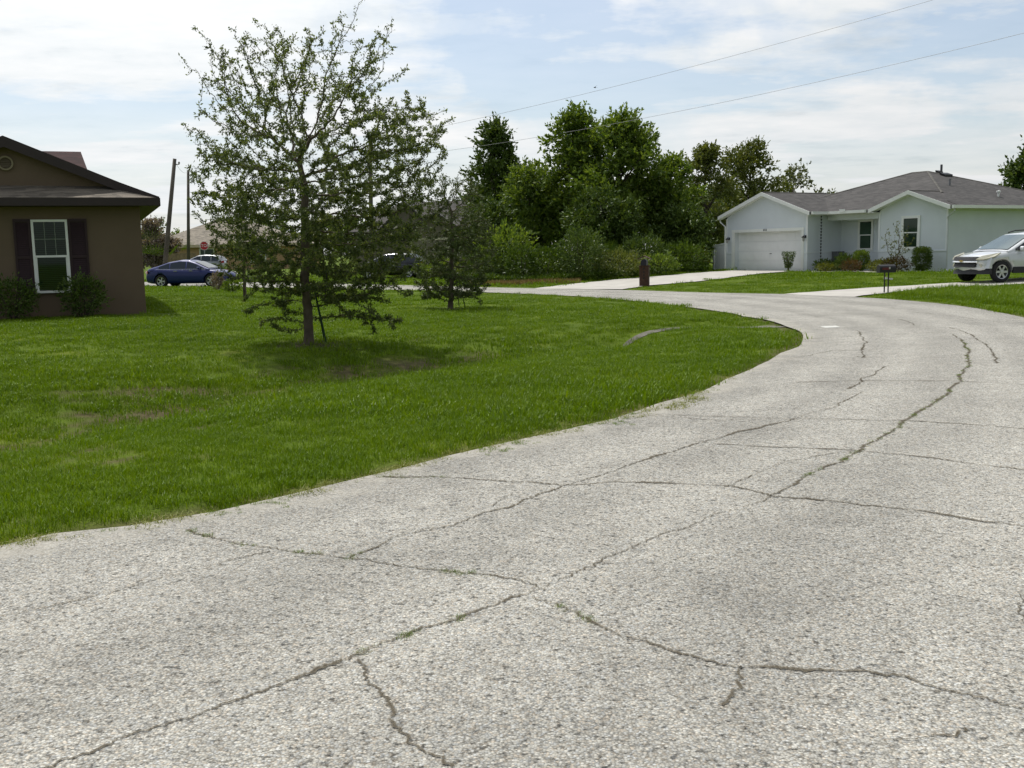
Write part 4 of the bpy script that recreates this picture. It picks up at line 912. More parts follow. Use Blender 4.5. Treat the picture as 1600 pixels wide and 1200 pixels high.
def skeleton_mesh(nodes, par, r_tip, r_base, sides=5, power=2.05, trunk_n=0):
    n = len(nodes); ch = [[] for _ in range(n)]
    for i, p in enumerate(par):
        if p >= 0: ch[p].append(i)
    rr = np.zeros(n)
    for i in range(n-1, -1, -1): rr[i] = max(r_tip, sum(rr[c]**power for c in ch[i])**(1/power)) if ch[i] else r_tip
    k = (r_base-r_tip)/(rr[0]-r_tip+1e-9); rr = r_tip+(rr-r_tip)*k
    mb = MB(); st = [(0, None)]
    while st:
        i, frm = st.pop(); pts, rs = ([nodes[frm]], [min(rr[i]*1.1, rr[frm])]) if frm is not None else ([], [])
        while True:
            pts.append(nodes[i]); rs.append(rr[i])
            if not ch[i]: break
            b = max(ch[i], key=lambda c: rr[c])
            for c in ch[i]:
                if c != b: st.append((c, i))
            i = b
        if len(pts) > 1: mb.tube(pts, rs, 9 if rs[0] > .04 else sides, cap=False)
    return mb, rr, ch
def oak(name, label, base, env, trunk, natt, r_base, leafm, leaf_l, per, seed, tips=(), step=.12, di=.9, dk=.2, depth=.9, group=None, airy=False):
    """env: (z, left, right) reach of the crown at each height; trunk: points of the stem; tips: outlying twig ends"""
    r = np.random.default_rng(seed); e = empty(name, base, 0, label, 'tree', group)
    zs = [q[0] for q in env]; pts = []
    zl = np.random.default_rng(seed+1)
    while len(pts) < natt:
        z = r.uniform(zs[0], zs[-1]); l_, r_ = np.interp(z, zs, [q[1] for q in env]), np.interp(z, zs, [q[2] for q in env])
        x = r.uniform(l_, r_); cx, hwid = (l_+r_)/2, (r_-l_)/2*1.0; y = r.uniform(-1, 1)*hwid*depth
        q = ((x-cx)/hwid)**2+(y/(hwid*depth))**2
        if q > 1: continue
        if r.random() > .35+.65*q: continue
        tz = (z-zs[0])/(zs[-1]-zs[0])
        if r.random() > (np.interp(tz, [0, .45, .7, 1], [1, 1, .45, .20]) if airy else 1.): continue
        if hash_noise(np.array([[x+.6*y, z-.5*y]]), .42, seed+9)[0] < .38 and r.random() < .85: continue
        pts.append((x, y, z))
    for tp in tips:
        tp = np.array(tp); s0 = np.array([tp[0]*.55, tp[1]*.5, tp[2]-(.9 if tp[2] > 1.6 else -.5)])
        for k in np.linspace(0.1, 1, 9): pts.append(tuple(s0*(1-k)+tp*k+r.normal(0, .03, 3)))
    trunk = [np.array(q, float) for q in trunk]; tn = []
    for a, b in zip(trunk[:-1], trunk[1:]):
        m = max(1, int(np.linalg.norm(b-a)/step))
        for k in range(m): tn.append(a+(b-a)*k/m+np.r_[r.normal(0, .008, 2), 0]*(len(tn) > 0))
    tn.append(trunk[-1])
    nodes, par = colonize(pts, tn, [-1]+list(range(len(tn)-1)), step, di, dk, 90, r)
    mb, rr, ch = skeleton_mesh(nodes, par, .0038, r_base)
    mb.lathe([(r_base*1.45, -.15), (r_base*1.3, .0), (r_base*1.08, .10), (r_base*1.0, .22)], 10, o=tuple(trunk[0]))
    mb.build('trunk', bark, e, smooth=True)
    tw = np.array([i for i in range(len(nodes)) if i >= len(tn) and rr[i] < .014])
    cnt = np.array([per*(2.2 if not ch[i] else 1.) for i in tw]); fld = .12+1.75*np.clip(hash_noise(nodes[tw][:, [0, 2]]+nodes[tw][:, [1, 1]], .45, seed+5), 0, 1)
    cnt = r.poisson(cnt*fld*np.interp(nodes[tw][:, 2], [zs[0], (zs[0]+zs[-1])*.42, zs[-1]], [1.15, 1.05, .38])); idx = np.repeat(tw, cnt); n = len(idx)
    bd = nodes[idx]-nodes[par[idx]]; bd /= np.linalg.norm(bd, axis=1)[:, None]+1e-9
    P = nodes[idx]-bd*step*r.random((n, 1))+r.normal(0, .02, (n, 3)); D = bd*.7+r.normal(0, .75, (n, 3))
    L = leaf_l*r.uniform(.6, 1.3, n)
    leaves('crown', P, D, L, L*r.uniform(.36, .52, n), leafm, e, r)
    return e
LM_oak = leafmat('oak_leaves', (.045, .078, .021), (.165, .21, .082), .45, .5, .2, (.28, .31, .15))
LM_oak2 = leafmat('grey_green_leaves', (.040, .066, .018), (.125, .16, .055), .22, .5)
LM_lt = leafmat('light_green_leaves', (.035, .062, .010), (.085, .12, .025), .32, .45)
LM_dark = leafmat('dark_green_leaves', (.028, .062, .010), (.115, .170, .032), .2, .4, .4)
LM_mid = leafmat('mid_green_leaves', (.046, .098, .012), (.185, .26, .045), .38, .42, .4)
LM_olive = leafmat('olive_leaves', (.06, .092, .018), (.18, .205, .055), .28, .5)
LM_grey = leafmat('feathery_leaves', (.06, .08, .032), (.16, .185, .09), .3, .6)
LM_vine = leafmat('vine_leaves', (.028, .062, .007), (.092, .148, .018), .3, .42)
LM_yel = leafmat('yellow_green_leaves', (.06, .09, .012), (.17, .18, .03), .3, .5)
LM_red = leafmat('rusty_leaves', (.06, .042, .015), (.15, .09, .03), .25, .5)
LM_mauve = leafmat('dry_mauve_leaves', (.14, .115, .10), (.27, .22, .195), .2, .7)
px1 = 1600/TREE1[1]                  # pixels per metre at the near oak
def ox(px): return (px-483)/px1+0.0
def oz(py): return (537-py)/px1*1.0
tips1x = [(ox(px), dy, oz(py)) for px, py, dy in ((350, 70, .2), (365, 95, -.4), (440, 60, .3), (500, 60, .3), (520, 85, -.4), (560, 60, .3), (605, 100, .2), (635, 60, -.1), (650, 110, .1), (330, 130, -.3), (318, 215, .2), (345, 235, -.3), (680, 165, .2), (720, 195, .15), (712, 215, -.4), (690, 260, .2), (660, 300, -.5), (640, 200, .5), (305, 330, .2), (325, 300, -.4), (425, 520, .1), (590, 525, .0), (570, 500, .5), (610, 505, -.6), (635, 500, .1), (450, 495, -.3))]
env1 = [(oz(py), ox(l), ox(r_)) for py, l, r_ in ((470, 440, 590), (440, 395, 628), (400, 348, 655), (350, 330, 668), (300, 312, 690), (255, 318, 715), (215, 330, 715), (185, 325, 705), (150, 335, 650), (115, 345, 645), (85, 360, 640), (65, 395, 620))]
tips1 = [(ox(px), dy, oz(py)) for px, py, dy in ((590, 10, .2), (548, 45, -.1), (632, 38, .3), (640, 90, -.3), (418, 38, .1), (388, 62, -.3), (324, 48, .2), (312, 100, -.2), (455, 55, .3), (340, 80, 0), (300, 195, .1), (318, 170, .4), (715, 180, -.1), (705, 240, .3), (690, 200, -.4), (310, 260, -.3), (660, 150, .4), (300, 305, .3), (405, 505, .2), (395, 490, -.5), (440, 480, .4), (560, 505, -.3), (580, 515, .3), (600, 500, .1), (625, 515, -.2), (640, 470, .4), (655, 465, -.3), (540, 490, .5), (615, 480, .6), (385, 470, -.2), (518, 478, -.2), (570, 30, 0), (480, 70, -.2), (530, 75, .2), (610, 65, .1))]
oak('oak_tree', 'largest young oak with sparse leaves, staked on the lawn in front', TREE1, env1, [(0, 0, 0), (.005, 0, .55), (-.02, 0, 1.1), (.0, 0, 1.8), (.03, .02, 2.5), (-.02, 0, 3.1)], 3900, .083, LM_oak, .052, 18.5, 21, tips1+tips1x, step=.09, di=.8, dk=.125, airy=True)
k2 = 1600/TREE2[1]; f2 = lambda px, py: ((px-704)/k2, (483-py)/k2)
env2 = []
for py, l, r_ in ((466, 655, 752), (445, 648, 770), (400, 642, 780), (360, 646, 778), (325, 656, 768), (300, 668, 756), (280, 680, 745)):
    env2.append((f2(0, py)[1], f2(l, 0)[0], f2(r_, 0)[0]))
tips2 = [(f2(px, py)[0], 0, f2(px, py)[1]) for px, py in ((718, 268), (745, 280), (700, 275), (668, 300), (640, 340), (662, 470), (745, 462), (755, 480), (725, 272))]
oak('oak_tree', 'second staked oak, smaller and denser, right of the large oak near the road', TREE2, env2, [(0, 0, 0), (.03, 0, .6), (.06, 0, 1.2), (.1, 0, 2.0), (.1, 0, 2.7)], 2800, .07, LM_oak2, .064, 14., 33, tips2, step=.10, di=.8, dk=.13)
k3 = 1600/TREE3[1]; f3 = lambda px, py: ((px-383)/k3, (465-py)/k3)
env3 = [(f3(0, py)[1], f3(l, 0)[0], f3(r_, 0)[0]) for py, l, r_ in ((440, 355, 410), (425, 335, 425), (390, 330, 430), (350, 335, 425), (320, 350, 410), (305, 365, 395))]
oak('oak_tree', 'smallest light green oak behind the left branches of the large oak', TREE3, env3, [(0, 0, 0), (0, 0, .8), (.05, 0, 1.6), (0, 0, 3.0)], 1100, .06, LM_lt, .085, 7.5, 44, (), step=.13, di=1., dk=.17)
# stakes tied to the young trees
stakem = M('green_painted_stake', (.012, .045, .03), .6, var=.2)
def stake(base, topv, label, group, strap=None):
    e = empty('tree_stake', base, 0, label, 'stake', group); d = np.array(topv)-np.array(base)
    MB().tube([(0, 0, -.1), tuple(d)], .013, 6).build('pole', stakem, e)
    if strap is not None: MB().tube([tuple(np.array(q)-np.array(base)) for q in strap], .008, 5).build('strap', blackp, e)
b = TREE1; 
stake(Gt(512, 537), b+np.array([.14, -.05, 1.0]), 'green stake leaning left against the large oak, nearer of its two stakes', 'stakes of the young oaks', [b+np.array([.16, -.05, .72]), b+np.array([.32, -.04, .80]), b+np.array([.36, 0., 1.2]), b+np.array([.30, 0, 1.4])])
stake(Gt(508, 531), b+np.array([.10, .10, 1.05]), 'green stake leaning left against the large oak, farther of its two stakes', 'stakes of the young oaks')
b = TREE2
stake(Gt(718, 480), b+np.array([.16, 0, 1.0]), 'dark stake upright beside the smaller dense oak', 'stakes of the young oaks'); stake(Gt(728, 481), b+np.array([.22, .05, 1.0]), 'dark stake leaning beside the smaller dense oak, farthest from its trunk', 'stakes of the young oaks')
b = TREE3; stake(Gt(394, 465), b+np.array([.1, 0, 1.3]), 'thin stake beside the smallest light green oak', 'stakes of the young oaks')

def bigtree(name, label, px, top_py, base_py, Y, wpx, mat, n, leaf, seed, prof=None, dens=55, group=None, trunkm=barkd, up=.55, droop=0.):
    """crown of many leafy clumps on limbs. prof: (height fraction, width fraction)"""
    r = np.random.default_rng(seed); b = A(px, base_py, Y); g = T(b[0], b[1]); tp = A(px, top_py, Y); hgt = tp[2]-g; w_ = wpx/2*Y/1600
    e = empty(name, (b[0], b[1], g), 0, label, 'tree', group)
    prof = prof or [(0, .75), (.25, 1.), (.6, .95), (.85, .55), (1., .1)]
    z0 = .12*hgt; cl = []
    lob = r.uniform(0, 6.28, 4)
    while len(cl) < dens:
        t = r.uniform(0, 1)**.9; a = r.uniform(0, 6.283); R_ = w_*np.interp(t, [q[0] for q in prof], [q[1] for q in prof])*(1+.16*math.sin(2*a+lob[0]+5*t)+.14*math.sin(3*a+lob[1]+9*t))
        k = math.sqrt(r.uniform(.12, 1)); cl.append((R_*k*math.cos(a)*.92, R_*k*math.sin(a)*.92, z0+(hgt-z0)*t*.96))
    cl = np.array(cl); m = MB(); rt = .028*hgt*.6
    m.tube([(0, 0, -.2), (.02*hgt, 0, hgt*.3), (-.01*hgt, .01*hgt, hgt*.6), (0, 0, hgt*.88)], [rt*1.2, rt, rt*.6, .03], 8)
    for q in cl[::2]: z = max(.15*hgt, q[2]-.5*np.hypot(q[0], q[1])-.1*hgt); m.tube([(0, 0, z), (q[0]*.5, q[1]*.5, (z+q[2])/2+.1), tuple(q)], [rt*.4, rt*.25, .012], 5, cap=False)
    m.build('trunk', trunkm, e, smooth=True)
    cr = np.clip(r.normal(.5, .16, len(cl))*w_*.60, .25, 1.3); ns = int(n*1.9/8); k = r.choice(len(cl), ns, p=cr**2/np.sum(cr**2))
    d = r.normal(0, 1, (ns, 3)); d /= np.linalg.norm(d, axis=1)[:, None]; rad_ = r.uniform(.1, 1., ns)**.5
    O = cl[k]+d*(cr[k]*rad_*.85)[:, None]*np.array([1, 1, .85])
    SD = d*.7+np.c_[cl[k][:, 0]/w_*.5, cl[k][:, 1]/w_*.5, np.full(ns, up)]+r.normal(0, .25, (ns, 3)); SD[:, 2] -= droop; SD /= np.linalg.norm(SD, axis=1)[:, None]
    SL = leaf*2.0*r.uniform(.5, 1.5, ns); t_ = np.tile(np.linspace(.1, 1, 8), ns); kk = np.repeat(np.arange(ns), 8)
    P = O[kk]+SD[kk]*(SL[kk]*t_)[:, None]; P[:, 2] = np.maximum(P[:, 2], .1)
    D = SD[kk]*.75+r.normal(0, .55, (ns*8, 3)); L = leaf*1.05*r.uniform(.6, 1.35, ns*8)*(1.1-.3*t_)
    leaves('crown', P, D, L, L*r.uniform(.4, .6, ns*8), mat, e, r, flat=.6)
    return e
TG = 'trees of the wood beyond the road'
narrow = [(0, .8), (.3, .85), (.55, 1.), (.8, .75), (.93, .35), (1, .08)]; roundp = [(0, .8), (.3, .95), (.65, 1.), (.85, .72), (1, .15)]
bigtree('broadleaf_tree', 'narrow dark tree at the left end of the wood, standing apart', 775, 190, 438, 70, 80, LM_dark, 7500, .30, 101, narrow, 60, TG)
bigtree('broadleaf_tree', 'lower tree filling the gap between the narrow dark tree and the tallest tree', 830, 258, 440, 66, 105, LM_mid, 6500, .26, 102, roundp, 50, TG)
bigtree('broadleaf_tree', 'tallest tree of the wood with a ragged leafy spire', 902, 172, 440, 64, 100, LM_mid, 8500, .27, 103, narrow, 65, TG)
bigtree('broadleaf_tree', 'broad tree right of the tallest tree, its crown bulging to the right', 968, 188, 440, 62, 122, LM_mid, 9500, .27, 104, [(0, .7), (.3, .9), (.6, 1.), (.82, .9), (.94, .5), (1, .1)], 75, TG)
bigtree('broadleaf_tree', 'medium tree behind the brown mailbox pier', 1048, 252, 436, 63, 92, LM_mid, 6500, .24, 105, roundp, 50, TG)
bigtree('broadleaf_tree', 'loose topped tree with see-through upper twigs right of the broad tree', 1102, 234, 432, 70, 84, LM_olive, 5500, .24, 106, narrow, 42, TG)
bigtree('broadleaf_tree', 'olive green round tree just left of the garage gable', 1172, 230, 428, 76, 92, LM_olive, 6500, .24, 107, roundp, 48, TG)
bigtree('broadleaf_tree', 'pale feathery tree showing over the garage roof', 1238, 264, 426, 80, 92, LM_grey, 5200, .26, 108, roundp, 42, TG, droop=.3)
bigtree('broadleaf_tree', 'low dark tree tucked in at the wood floor left of the garage', 1070, 330, 434, 60, 90, LM_dark, 4500, .22, 109, roundp, 40, TG)
bigtree('broadleaf_tree', 'dense dark tree in the middle of the wood below the tallest tree', 940, 300, 440, 58, 100, LM_dark, 6000, .22, 110, roundp, 48, TG)
bigtree('broadleaf_tree', 'dusky tree at the foot of the narrow dark tree', 765, 320, 440, 62, 95, LM_dark, 5000, .22, 111, roundp, 42, TG)
BG_ = 'trees behind the wood'
for k, (px, tpy, Y, wp_, lab) in enumerate(((735, 305, 92, 90, 'shaded back tree left of the narrow dark tree'), (805, 285, 95, 90, 'shaded back tree right of the narrow dark tree'), (870, 300, 90, 110, 'shaded back tree filling the wood left of the tallest trunk'), (935, 290, 92, 110, 'shaded back tree hidden between the tallest and the broad tree'), (1000, 290, 90, 110, 'shaded back tree under the bulging crown of the broad tree'), (1062, 300, 92, 100, 'shaded back tree behind the medium tree'), (1118, 300, 94, 90, 'shaded back tree left of the olive round tree'), (1150, 310, 88, 90, 'shaded back tree directly left of the garage eave'))):
    bigtree('broadleaf_tree', lab, px, tpy, 428, Y, wp_, LM_dark, 3400, .34, 130+k, [(0, .95), (.3, 1.), (.65, 1.), (.85, .72), (1, .15)], 44, BG_)
for k, (px, tpy, Y, wp_, lab) in enumerate(((400, 352, 135, 60, 'far tree just right of the tan roof'), (445, 345, 140, 64, 'far tree seen between the smallest oak and the large trunk'), (505, 350, 138, 70, 'far tree directly right of the large trunk'), (548, 342, 132, 60, 'far tree left of the half hidden utility pole'), (598, 350, 128, 50, 'far tree left of the gabled house roof'), (700, 335, 120, 70, 'far tree right of the gabled house roof'), (655, 318, 130, 60, 'far tree over the gabled house roof'))):
    bigtree('broadleaf_tree', lab, px, tpy, 424, Y, wp_, (LM_mid, LM_dark, LM_olive)[k % 3], 2000, .42, 150+k, roundp, 24, 'far trees across the neighbourhood')
bigtree('broadleaf_tree', 'dark glossy tree at the right edge behind the bungalow roof', 1606, 232, 400, 74, 84, LM_dark, 4200, .34, 112, roundp, 34)
bigtree('dry_tree', 'dry mauve brown tree beyond the fence left of the tan house', 240, 352, 425, 98, 60, LM_mauve, 4200, .3, 113, roundp, 34)
bigtree('broadleaf_tree', 'distant green tree peeping over the dry mauve tree', 243, 340, 425, 125, 34, LM_dark, 1500, .4, 114, roundp, 16)
bigtree('broadleaf_tree', 'distant green tree over the tan roof beside the utility pole', 280, 364, 425, 135, 26, LM_mid, 1100, .4, 115, roundp, 14)

def bush(name, label, base, rx, ry, hz_, mat, n, leaf, seed, group=None, boxy=1., stem=True, wl=.45, z0=.05, spiky=0.):
    r = np.random.default_rng(seed); e = empty(name, base, 0, label, 'shrub', group)
    d = r.normal(0, 1, (n, 3)); d /= np.linalg.norm(d, axis=1)[:, None]; k = r.uniform(.25, 1, n)**.5
    lump = 1+.2*np.sin(3*d[:, 0]*4+seed)*np.cos(d[:, 2]*5+seed*2)+.12*np.sin(9*d[:, 1]+seed)
    if boxy > 1: mm = np.abs(d).max(1); d2 = d/mm[:, None]; d = d*(1-(boxy-1))+d2*(boxy-1)*.9; lump = 1.
    P = d*(k*lump)[:, None]*np.array([rx, ry, hz_/2])+np.array([0, 0, hz_/2+z0]); P[:, 2] = np.maximum(P[:, 2], .02)
    D = d+np.array([0, 0, .5+spiky])+r.normal(0, .5, (n, 3)); L = leaf*r.uniform(.6, 1.4, n)
    leaves('foliage', P, D, L, L*wl*r.uniform(.7, 1.2, n), mat, e, r)
    if stem:
        m = MB()
        for q in range(5): a = r.uniform(0, 6.28); m.tube([(.02*math.cos(a), .02*math.sin(a), -.05), (rx*.5*math.cos(a), ry*.5*math.sin(a), hz_*.6), (rx*.75*math.cos(a), ry*.75*math.sin(a), hz_*.9)], [.018, .012, .005], 5, cap=False)
        m.build('stem', barkd, e)
    return e
# by the brown house
q = BR.w(-1.42, -.62); bush('foundation_shrub', 'dark loose shrub below the window of the brown house', onT(*q[:2]), .56, .45, .98, LM_dark, 2200, .075, 301, 'shrubs along the brown house')
q = BR.w(-2.95, -.62); bush('foundation_shrub', 'dark loose shrub at the left edge against the brown house', onT(*q[:2]), .60, .45, .95, LM_dark, 2200, .075, 302, 'shrubs along the brown house')
# in the wood
def wb_(px, top_py, base_py, wpx, Y, label, mat, n, leaf, seed, **k):
    b = A(px, base_py, Y); g = T(b[0], b[1]); h_ = A(px, top_py, Y)[2]-g
    return bush('wild_shrub', label, (b[0], b[1], g), wpx/2*Y/1600, wpx/2*Y/1600*.9, h_, mat, n, leaf, seed, 'wild shrubs along the wood', **k)
wb_(908, 358, 441, 78, 51, 'dark ivy-clad rounded shrub in front of the wood', LM_dark, 3600, .13, 311)
wb_(905, 352, 400, 70, 52.5, 'bright leafy top growth over the dark ivy-clad shrub', LM_vine, 900, .17, 330)
wb_(815, 382, 430, 52, 51, 'bright green shrub left of the dark ivy-clad shrub', LM_vine, 1500, .16, 312)
wb_(793, 352, 432, 95, 54, 'taller green shrub with large leaves behind the bright green shrub', LM_mid, 2600, .18, 313)
wb_(852, 385, 436, 75, 52.5, 'green shrub touching the dark ivy-clad shrub on its left', LM_vine, 1900, .15, 314)
wb_(965, 392, 440, 90, 51.5, 'olive shrub left of the brown mailbox pier', LM_olive, 2400, .14, 315)
wb_(1005, 370, 432, 84, 55, 'dark shrub right behind the brown mailbox pier', LM_dark, 2600, .16, 316)
wb_(1060, 380, 430, 92, 56, 'bright green shrub midway between mailbox pier and white fence', LM_vine, 2600, .16, 317)
wb_(1086, 388, 428, 44, 58, 'yellowish shrub growing left of the white fence', LM_yel, 1500, .15, 318)
wb_(760, 395, 436, 80, 53, 'shadowy shrub behind the smaller dense oak', LM_dark, 1900, .16, 319)
wb_(1030, 398, 434, 60, 53, 'low mid green shrub beside the first drive', LM_mid, 1500, .13, 320)
wb_(690, 405, 438, 75, 60, 'green shrub in front of the gabled house', LM_mid, 1500, .17, 321)
wb_(640, 408, 436, 70, 66, 'dark shrub beside the black hatchback', LM_dark, 1500, .18, 322)
wb_(730, 410, 440, 70, 55, 'dull green shrub at the left foot of the wood', LM_olive, 1500, .15, 323)
# palmetto fans
def palmetto(px, py, Y, label, seed, sc=1.):
    r = np.random.default_rng(seed); b = A(px, py, Y); g = T(b[0], b[1]); e = empty('palmetto', (b[0], b[1], g), 0, label, 'palm', 'palmettos in the wood'); m = MB(); st = MB()
    for k in range(9):
        a = r.uniform(0, 6.28); el = r.uniform(.5, 1.3); d = Vector((math.cos(a)*math.cos(el), math.sin(a)*math.cos(el), math.sin(el))); h_ = sc*r.uniform(.7, 1.3); c = d*h_; st.tube([(0, 0, 0), tuple(c)], .012, 4, cap=False)
        s_ = d.cross(Vector((0, 0, 1))).normalized(); n_ = s_.cross(d)
        for j in range(11):
            an = (j-5)*.24; v = (d*math.cos(an)+s_*math.sin(an)).normalized(); p = c; m.add([p, p+v*.3*sc+n_*.02+(d*-math.sin(an)+s_*math.cos(an))*.02, p+v*.62*sc-Vector((0, 0, .06)), p+v*.3*sc-(d*-math.sin(an)+s_*math.cos(an))*.02], [(0, 1, 2), (0, 2, 3)])
    m.build('fronds', LM_vine, e); st.build('stem', barkd, e)
palmetto(942, 425, 54, 'fan palmetto between the dark ivy-clad shrub and the mailbox pier', 401, 1.3); palmetto(925, 415, 56, 'fan palmetto directly behind the dark ivy-clad shrub', 402, 1.3); palmetto(1068, 425, 57, 'fan palmetto near the white fence', 403, .9)
# undergrowth
r = np.random.default_rng(77); n = 26000
pxs = r.uniform(715, 1106, n); Yb = r.uniform(0, 1, n)**1.5
Y0 = np.interp(pxs, [700, 800, 860, 960, 1040, 1120, 1135], [52, 49.5, 49.5, 50.5, 53, 57, 57]); Yq = Y0+Yb*13
P = np.array([A(a, 430, b) for a, b in zip(pxs, Yq)]); kp = ~inside(P[:, :2], DW1) & (segdist(P[:, :2], np.vstack([DW1, DW1[:1]])) > .7); P = P[kp]; Yb = Yb[kp]; n = len(P); P[:, 2] = TG_(P[:, :2]); hmax = (.30+.75*Yb)*(.45+1.1*hash_noise(P[:, :2], 1.5, 5)); P[:, 2] += hmax*r.uniform(0, 1, n)**.7
D = r.normal(0, .7, (n, 3))+np.array([0, -.2, .8]); L = r.uniform(.09, .2, n)
tag(leaves('undergrowth', P, D, L, L*.5, LM_vine, None, r), 'tangled green vines and weeds covering the floor of the wood', 'undergrowth', kind='stuff')
# dry straw verge along the wood
n = 5200; pxs = r.uniform(735, 905, n); Yq = np.interp(pxs, [700, 800, 860, 960], [50.5, 48.6, 48.5, 49])+r.uniform(-1.2, .4, n); P = np.array([A(a, 440, b) for a, b in zip(pxs, Yq)]); P[:, 2] = TG_(P[:, :2])
LM_straw = leafmat('straw_blades', (.16, .12, .05), (.30, .23, .11), .2, .7)
L = r.uniform(.1, .3, n); tag(leaves('dry_grass', P, r.normal(0, .5, (n, 3))+np.array([0, 0, .8]), L, L*.1, LM_straw, None, r), 'dry straw coloured grass at the foot of the wood', 'dry grass', kind='stuff')
# bungalow planting
def bb(x, y, rx, h_, label, mat, n, leaf, seed, **k):
    q = BL.w(x, y); return bush(k.pop('name', 'garden_shrub'), label, onT(*q[:2]), rx, k.pop('ry', rx), h_, mat, n, leaf, seed, 'planting in front of the bungalow', **k)
bb(3.0, .55, .40, 1.02, 'clipped round topped green shrub at the left corner of the right gable', LM_mid, 4200, .07, 501, boxy=1.5)
bb(6.55, .55, .42, 1.15, 'clipped dark green columnar shrub at the right of the gable window', LM_dark, 5200, .07, 502, boxy=1.6)
bb(3.35, -.5, .45, .55, 'low rusty orange shrub in the bungalow bed', LM_red, 900, .08, 503)
bb(4.3, .2, .50, .5, 'low yellow green shrub under the gable window, left one', LM_yel, 800, .09, 504)
bb(5.15, -.2, .55, .58, 'low yellow green shrub under the gable window, right one', LM_yel, 900, .09, 505)
bb(6.0, -.55, .62, .68, 'low dark reddish shrub at the foot of the clipped column', leafmat('wine_leaves', (.03, .025, .012), (.085, .06, .025), .25), 1300, .09, 506)
bb(1.0, .2, .55, .55, 'dark green bedding shrub nearest the rain chain', LM_dark, 1000, .10, 507)
bb(1.7, -.4, .55, .40, 'yellowish low bedding plant in front of the porch', LM_yel, 700, .09, 508)
bb(2.1, .4, .55, .75, 'dark leafy shrub below the porch window', LM_dark, 1100, .11, 509)
bb(2.6, -.2, .35, .85, 'upright dark shrub right of the porch window', LM_dark, 700, .11, 510, spiky=.8)
q = Gt(1248, 425); r = np.random.default_rng(55); e = empty('topiary_shrub', (*BL.w(-.62, -.7)[:2], T(*BL.w(-.62, -.7)[:2])), 0, 'vase shaped dark shrub before the garage door corner', 'shrub')
m = MB(); m.tube([(0, 0, -.05), (0, 0, .35), (-.03, 0, .6)], [.06, .05, .03], 7)
for a in (-.9, .3, 1.6, 3.0, 4.2): m.tube([(0, 0, .2), (.2*math.cos(a), .2*math.sin(a), .6), (.32*math.cos(a), .32*math.sin(a), 1.0)], [.03, .02, .01], 5, cap=False)
m.build('stem', barkd, e)
n = 1700; z = r.uniform(.18, 1.02, n); R_ = (.10+.28*(z/1.02)**.8)*np.sqrt(r.uniform(.1, 1, n)); a = r.uniform(0, 6.283, n); P = np.c_[R_*np.cos(a), R_*np.sin(a), z]; L = .06*r.uniform(.6, 1.4, n)
leaves('foliage', P, r.normal(0, .6, (n, 3))+np.array([0, 0, .5]), L, L*.5, LM_dark, e, r)
bs = onT(*BL.w(5.55, .0)[:2]); kk = 1600/49
env4 = [(.6, -.35, .35), (1.0, -.55, .55), (1.5, -.65, .65), (2.0, -.55, .55), (2.35, -.2, .35)]
oak('young_tree', 'young multi-stemmed thin tree in front of the gable window', bs, env4, [(0, 0, 0), (0, 0, .3), (.02, 0, .6)], 150, .035, LM_olive, .10, 2.4, 61, [(-.75, 0, 1.6), (.85, 0, 1.75), (.6, .1, 2.2), (-.5, 0, 2.1), (-.7, 0, 1.1), (.1, 0, 2.5)], step=.12, di=1., dk=.16)
# shrubs by the blue car and the far palm
wpos = Gt(341, 455); bush('dry_shrub', 'small grey brown dry shrub at the front wheel of the blue car', wpos, .30, .3, .85, LM_mauve, 700, .10, 521)
wpos = Gt(364, 457); bush('low_shrub', 'small low green shrub between the blue car and the smallest oak', wpos, .4, .3, .5, LM_mid, 600, .12, 522)
palmetto(243, 430, 92, 'arching palm in front of the dry mauve tree', 404, 2.6)
# wood fence by the tan house
fe = empty('board_fence', onT(*A(262, 425, 96)[:2]), 0, 'weathered tan board fence behind the blue car', 'fence'); m = MB()
for k in range(16): m.box(k*.17, k*.17+.16, 0, .025, 0, 1.75)
m.build('panel', M('weathered_boards', (.25, .19, .11), .9, var=.3, vs=4), fe); m = MB(); m.box(0, 2.72, .026, .1, 1.3, 1.4); m.build('rail', M('fence_rail', (.2, .15, .09), .9), fe)

# ------------------------------------------------------------------ poles, wires, signs, mailboxes
woodp = M('grey_pole_wood', (.10, .088, .072), .95, var=.25, vs=3)
def pole(px_t, py_t, px_b, py_b, Y, r_, label):
    t_ = A(px_t, py_t, Y); b = A(px_b, py_b, Y); d = (t_-b)/(t_[2]-b[2]); g = T(b[0], b[1]); b = b+d*(g-.3-b[2]); e = empty('utility_pole', b, 0, label, 'utility pole', 'wooden utility poles'); q = t_-b
    MB().tube([(0, 0, 0), tuple(q*.5), tuple(q)], [r_*1.15, r_, r_*.8], 10).build('post', woodp, e, smooth=True)
    m = MB(); Z_ = Vector(q)*.955; m.tube([Z_+Vector((r_*.8, 0, 0)), Z_+Vector((r_*.8+.22, 0, .02))], .03, 6); m.lathe([(.02, 0), (.06, .03), (.06, .12), (.03, .15), (0, .15)], 8, o=tuple(Z_+Vector((r_*.8+.2, 0, .03)))); m.build('insulator', M('insulator_grey', (.2, .2, .2), .4), e)
    return t_
pA = pole(273, 248, 258, 412, 66, .14, 'leaning wooden utility pole behind the blue car')
pB = pole(294, 266, 294.5, 410, 80, .12, 'thin upright utility pole left of the stop sign')
pC = pole(578, 214, 581, 420, 75, .15, 'utility pole half hidden behind the large oak crown')
def wire(pts, label, sag=.0, rr=.009):
    p, q = np.array(pts[0]), np.array(pts[-1]); n = 24; l = []
    for i in range(n+1): t = i/n; v = p*(1-t)+q*t; v[2] -= sag*4*t*(1-t); l.append(tuple(v))
    tag(MB().tube(l, rr, 5).build('power_line', M('aluminium_wire', (.30, .30, .31), .5), None), label, 'wire', 'overhead wires')
farR = A(1800, 10, 40)
